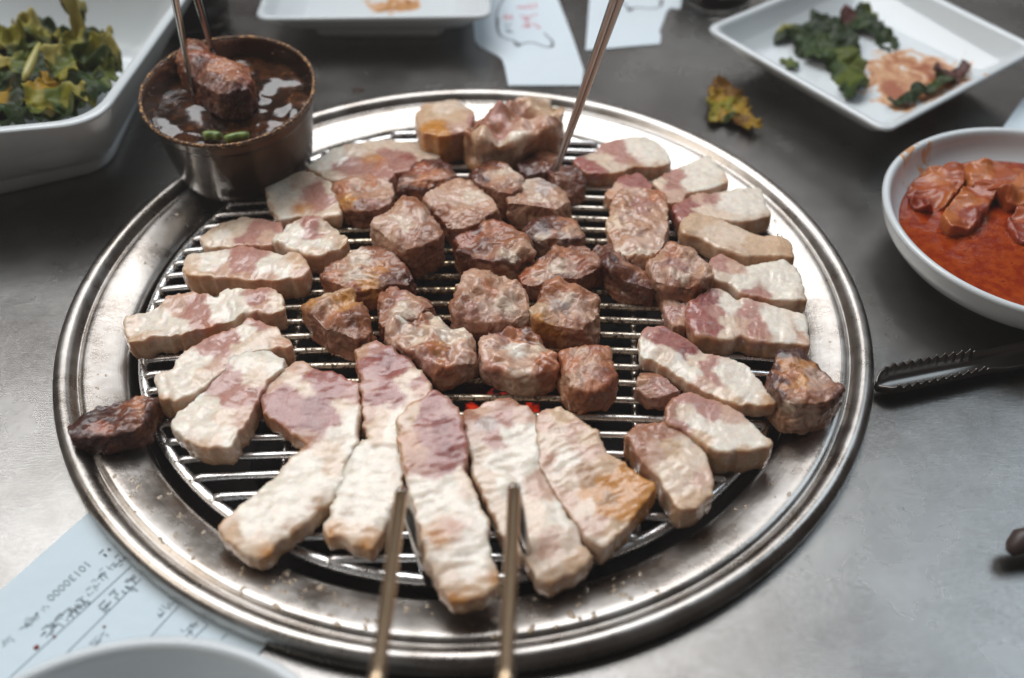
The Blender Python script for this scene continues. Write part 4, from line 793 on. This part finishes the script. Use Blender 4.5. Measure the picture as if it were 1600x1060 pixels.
V, F = channel(q0, q1, [(0, .0006, .003), (.012, .0030, .004), (.035, .0054, .005), (.08, .0067, .006), (.30, .0066, .006), (.45, .0060, .006), (.50, .0058, .005), (.56, .0064, .004), (1, .0085, .004)], (.05, .47))
o = mesh_obj('jaw', V, F, M_tong, tg); sm_ = o.modifiers.new('thickness', 'SOLIDIFY'); sm_.thickness = .0009
# blurred steel tool at the lower right edge
tl = at(1590,872,.004)
V, F = tube([(tl[0]-.004, tl[1]+.001, .006), (tl[0]-.002, tl[1]+.002, .008), (tl[0], tl[1]+.004, .010), (tl[0]+.02, tl[1]+.007, .011), (tl[0]+.06, tl[1]+.012, .011)], [.002,.004,.005,.0055,.0055], 16)
M_uh, nt, b = mat('dark_brown_handle', (.05,.032,.028), .45)
bump(nt, b, [(tex(nt, 200, 3).outputs[0], .1, .0006)])
tag(mesh_obj('utensil_handle', V, F, M_uh), 'blurred dark brown handle end at the right edge of the photo', 'utensil')
# ---------------------------------------------------------------- paper things
def px_poly(P, z): return [tuple(at(a, b_, z)[:2]) for a, b_ in P]
def stroke(pts, wd, z):
    """flat pen stroke along pixel points -> thin raised strip on the paper"""
    P = np.array([at(a, b_, z)[:2] for a, b_ in pts]); Q = [P[0]]
    if len(P) > 2:
        for _ in range(2): P = np.vstack([P[:1]]+[np.array([a*.75+b_*.25, a*.25+b_*.75]) for a, b_ in zip(P[:-1], P[1:])]+[P[-1:]])
    T = np.gradient(P, axis=0); T /= np.hypot(*T.T)[:,None]+1e-9; Nn = np.c_[-T[:,1], T[:,0]]*wd/2
    m = len(P); V = [(x, y, z) for x, y in P+Nn]+[(x, y, z) for x, y in P-Nn]
    return V, [(i, i+1, m+i+1, m+i) for i in range(m-1)]
def wavy_sheet(poly, z, th=.0003, amp=.0): 
    V, F = prism(poly, z, z+th); return V, F
def zig(a, b_, n=14, d=2.2):
    a = np.array(a, float); b_ = np.array(b_, float); t = (b_-a)/np.hypot(*(b_-a)); nn = np.array([-t[1], t[0]]); out = []
    for i in range(n*2+1): out.append(tuple(a+(b_-a)*i/(2*n)+nn*(d if i % 2 else 0)))
    return out
n1 = [(739,-60),(740,40),(742,64),(749,73),(762,80),(778,88),(785,94),(789,106)]+zig((794,133), (909,133), 16)+[(912,110),(895,60),(870,-5),(850,-60)]
s1 = empty('paper_sleeve', tuple(at(820,60,.0006)), 'white paper chopstick sleeve with red writing and a black animal outline', 'paper sleeve')
V, F = wavy_sheet(px_poly(n1, .0006), .0006); mesh_obj('paper', V, F, M_paper, s1, smooth=False)
Z1 = .00105
black = [[(800,-14),(785,0),(776,18),(775,38),(779,54),(790,61),(806,64),(811,73),(817,68),(828,66),(838,68),(850,73),(862,75),(865,66),(850,52)], [(779,28),(777,45),(782,57)], [(803,66),(808,75),(812,67)], [(858,70),(866,74),(862,62)], [(788,38),(794,40),(800,38)], [(791,44),(798,51)], [(790,50),(803,50)], [(800,-14),(830,-20)]]
V, F = join([stroke(s_, .0011, Z1) for s_ in black]); o = mesh_obj('black_print', V, F, M_ink, s1, smooth=False); o['kind'] = 'stuff'
red = [[(808,10),(812,14),(815,9),(819,14)], [(822,8),(823,14)], [(828,6),(829,14),(834,12)], [(836,5),(838,12)], [(787,26),(791,23),(796,28),(790,31),(787,27)], [(799,24),(800,31)], [(812,24),(822,27),(830,25),(840,22)], [(815,30),(823,32),(830,30)], [(822,26),(823,34)], [(818,38),(826,40),(838,37)], [(815,43),(825,41)], [(836,40),(845,43),(840,45)], [(824,36),(826,44)]]
V, F = join([stroke(s_, .0010, Z1) for s_ in red]); o = mesh_obj('red_print', V, F, M_red, s1, smooth=False); o['kind'] = 'stuff'
n2 = [(925,-60),(921,0)]+zig((915,78), (1031,68), 16)+[(1033,57),(1030,50),(1036,36),(1041,20),(1048,13),(1060,15),(1064,12),(1068,-60)]
s2 = empty('paper_sleeve', tuple(at(975,30,.0006)), 'white paper chopstick sleeve with cropped black outline right of the long chopsticks', 'paper sleeve')
V, F = wavy_sheet(px_poly(n2, .0006), .0006); mesh_obj('paper', V, F, M_paper, s2, smooth=False)
black = [[(965,-8),(972,4),(980,10),(984,19),(990,12),(1002,12),(1014,14),(1026,13),(1034,8),(1036,-4)], [(980,10),(983,20),(987,12)], [(1030,0),(1034,10)]]
V, F = join([stroke(s_, .0012, Z1) for s_ in black]); o = mesh_obj('black_print', V, F, M_ink, s2, smooth=False); o['kind'] = 'stuff'
V, F = prism(px_poly([(1562,208),(1598,156),(1680,160),(1680,240)], .0008), .0008, .0020)
tag(mesh_obj('paper_napkin', V, F, M_paper2, smooth=False), 'corner of a pale paper napkin behind the kimchi bowl', 'napkin')
# receipt partly under the rim
A = np.array([-.1500, -.1150]); d1 = np.array([-.54, -.842]); d2 = np.array([.842, -.54])
rc = empty('receipt', (A[0]+.02, A[1]-.05, .0006), 'pale blue printed receipt partly under the rim at lower left', 'receipt')
V, F = prism([tuple(q) for q in (A, A+d1*.20, A+d1*.20+d2*.105, A+d2*.105)], .0006, .0010); mesh_obj('receipt_paper', V, F, M_paper2, rc, smooth=False)
ang = math.atan2(d1[1], d1[0])
def word(txt, u, v, size, m_, parent, z=.0013):
    cu = bpy.data.curves.new('print', 'FONT'); cu.body = txt; cu.size = size; cu.resolution_u = 2
    ob = bpy.data.objects.new('tmp', cu); COL.objects.link(ob); dg = bpy.context.evaluated_depsgraph_get()
    me = bpy.data.meshes.new_from_object(ob.evaluated_get(dg)); bpy.data.objects.remove(ob)
    p = A+d1*u+d2*v; me.transform(Matrix.Translation(Vector((p[0], p[1], z))-Vector(parent.location)) @ Matrix.Rotation(ang, 4, 'Z'))
    me.materials.clear(); me.materials.append(m_); o = bpy.data.objects.new('print', me); link(o, parent); o['kind'] = 'stuff'
def uv(px, py):
    q = at(px, py, .001)[:2]-A; return float(q@d1), float(q@d2)
u0, v0 = uv(137, 876); word('10130000', u0, v0-.0005, .0052, M_inkg, rc)
strokes = []
def glyphs(pa, pb, n, size, thick, seed):
    """illegible small print: short strokes in blocks along a line"""
    r_ = random.Random(seed); ua = uv(*pa); ub = uv(*pb)
    for i in range(n):
        if r_.random() < .12: continue
        cu_ = ua[0]+(ub[0]-ua[0])*i/n; cv = ua[1]+(ub[1]-ua[1])*i/n
        for k in range(r_.randint(2, 4)):
            a = (cu_+r_.uniform(-.4, .4)*size*.7, cv+r_.uniform(-.5, .5)*size); ln = size*r_.uniform(.3, .75)
            dd = (ln, 0) if r_.random() < .5 else (0, ln); w_ = thick*.36
            c0 = A+d1*a[0]+d2*a[1]; c1 = c0+d1*dd[0]+d2*dd[1]; nn = (d2 if dd[0] else d1)*w_
            strokes.append(([(*(c0-nn), .0013), (*(c1-nn), .0013), (*(c1+nn), .0013), (*(c0+nn), .0013)], [(0, 1, 2, 3)]))
glyphs((72,948), (32,980), 9, .0032, .0004, 1); glyphs((135,932), (66,992), 14, .0042, .0007, 2); glyphs((172,880), (140,925), 8, .0035, .0004, 3)
glyphs((214,900), (150,960), 6, .0055, .0011, 4); glyphs((268,938), (240,962), 4, .0045, .0005, 5); glyphs((312,968), (285,990), 4, .0045, .0006, 6)
glyphs((20,996), (0,1008), 4, .003, .0003, 7); glyphs((168,858), (160,868), 3, .004, .0009, 8); glyphs((165,990), (140,1010), 5, .003, .0004, 9); glyphs((190,870), (182,885), 3, .004, .0007, 10)
for pa, pb in (((205,885), (10,1064)), ((220,905), (105,1020)), ((280,946), (235,995)), ((325,976), (300,1000)), ((355,990), (345,1000))):
    a = A+d1*uv(*pa)[0]+d2*uv(*pa)[1]; c = A+d1*uv(*pb)[0]+d2*uv(*pb)[1]; nn = d2*.00018
    strokes.append(([(*(a-nn), .0013), (*(c-nn), .0013), (*(c+nn), .0013), (*(a+nn), .0013)], [(0, 1, 2, 3)]))
V, F = join(strokes); o = mesh_obj('print', V, F, M_inkg, rc, smooth=False); o['kind'] = 'stuff'
for (q, r_) in (((57,1012), .0011), ((85,996), .0006), ((163,980), .0006)):
    p = at(*q, .001); V, F = lathe([(0,.0005),(r_*.6,.0004),(r_,.0),(0,-.0001)], 16, (p[0], p[1], .0012)); mesh_obj('sauce_spot', V, F, M_broth, rc)
# grease beads on the rim
M_grease, nt, b = mat('grease_bead', (.55,.42,.28), .08, 0, Transmission_Weight=.6)
dr = []
rp = np.array([p_[0] for p_ in prof_ring][::-1]); zp = np.array([p_[1] for p_ in prof_ring][::-1])
for i in range(150):
    a = rng.uniform(0, 6.283) if i > 90 else rng.uniform(3.5, 5.2); r_ = rng.uniform(.170, .187); k = rng.uniform(.0003, .0011)*(1 if rng.rand() < .8 else 1.6)
    zc = float(np.interp(r_, rp, zp)); V, F = lathe([(0, .42), (.5, .34), (.85, .15), (1, -.1)], 9); st_ = rng.uniform(1, 2.2); V = np.array(V)*k
    rt = rng.uniform(0, 3.14); V[:,0] *= st_; V = V@np.array([[math.cos(rt), math.sin(rt), 0], [-math.sin(rt), math.cos(rt), 0], [0, 0, 1]])
    dr.append((V+np.array([r_*math.cos(a), r_*math.sin(a), zc]), F))
V, F = join(dr); o = mesh_obj('grease_beads', V, F, M_grease); tag(o, 'tiny beads and smears of grease spattered over the steel rim', 'grease', kind='stuff')
# ---------------------------------------------------------------- tumblers at the far side
M_glass, nt, b = mat('clear_glass', (.95,.97,.97), .02, 0, Transmission_Weight=1.0, IOR=1.45)
M_cola, nt, b = mat('dark_drink', (.012,.008,.007), .05)
for c, lab, drink in ((at(300,62,0), 'glass tumbler of dark drink behind the sauce cup', True), (at(1120,8,0), 'clear glass tumbler beside the square plate at upper right', False)):
    g = empty('glass_tumbler', (c[0], c[1]+.012, 0), lab, 'glass'); cc = (c[0], c[1]+.012, 0)
    prof = [(0,.0),(.022,.0),(.0255,.001),(.0265,.004),(.0268,.012),(.028,.05),(.030,.085),(.0306,.0860),(.0288,.0855),(.0272,.05),(.0256,.0135),(.022,.0105),(0,.0098)]
    V, F = lathe(smooth_prof(prof, 1), 72, cc); fixn(mesh_obj('tumbler_body', V, F, M_glass, g))
    if drink:
        V, F = lathe([(0,.0100),(.0215,.0108),(.0250,.0140),(.0266,.05),(.0268,.060),(0,.0601)], 64, cc)
        tag(fixn(mesh_obj('dark_drink', V, F, M_cola)), 'dark drink inside the tumbler behind the sauce cup', 'drink')
# sauce drops on the steel
for i, (q, r_, lab) in enumerate((((560,142), .0028, 'small brown sauce drop on the steel beyond the rim'), ((572,116), .0012, 'tiny brown sauce drop near the square plate with brown spots'))):
    p = at(*q, 0); V, F = lathe([(0,.0007),(r_*.6,.0005),(r_,.0001),(0,.0001)], 24, (p[0], p[1], 0)); V = np.array(V); V[:,0] = p[0]+(V[:,0]-p[0])*1.5
    tag(mesh_obj('sauce_drop', V, F, M_sauce), lab, 'sauce drop', None)

# ---------------------------------------------------------------- thin cooking smoke in the air over the table
hb = Vector((0, .12, .35)); V, F = prism([(-.95,-.65),(.95,-.65),(.95,.95),(-.95,.95)], -.12, .42)
M_haze = bpy.data.materials.new('thin_smoke'); M_haze.use_nodes = True; nt = M_haze.node_tree; nt.nodes.clear()
ou = nt.nodes.new('ShaderNodeOutputMaterial'); pv = nt.nodes.new('ShaderNodeVolumePrincipled'); pv.inputs['Color'].default_value = (.95,.90,.88,1); pv.inputs['Density'].default_value = .045
nt.links.new(pv.outputs[0], ou.inputs['Volume'])
hz = fixn(mesh_obj('haze', V, F, M_haze, smooth=False)); hz['kind'] = 'stuff'; hz['label'] = 'thin haze of cooking smoke over the table'
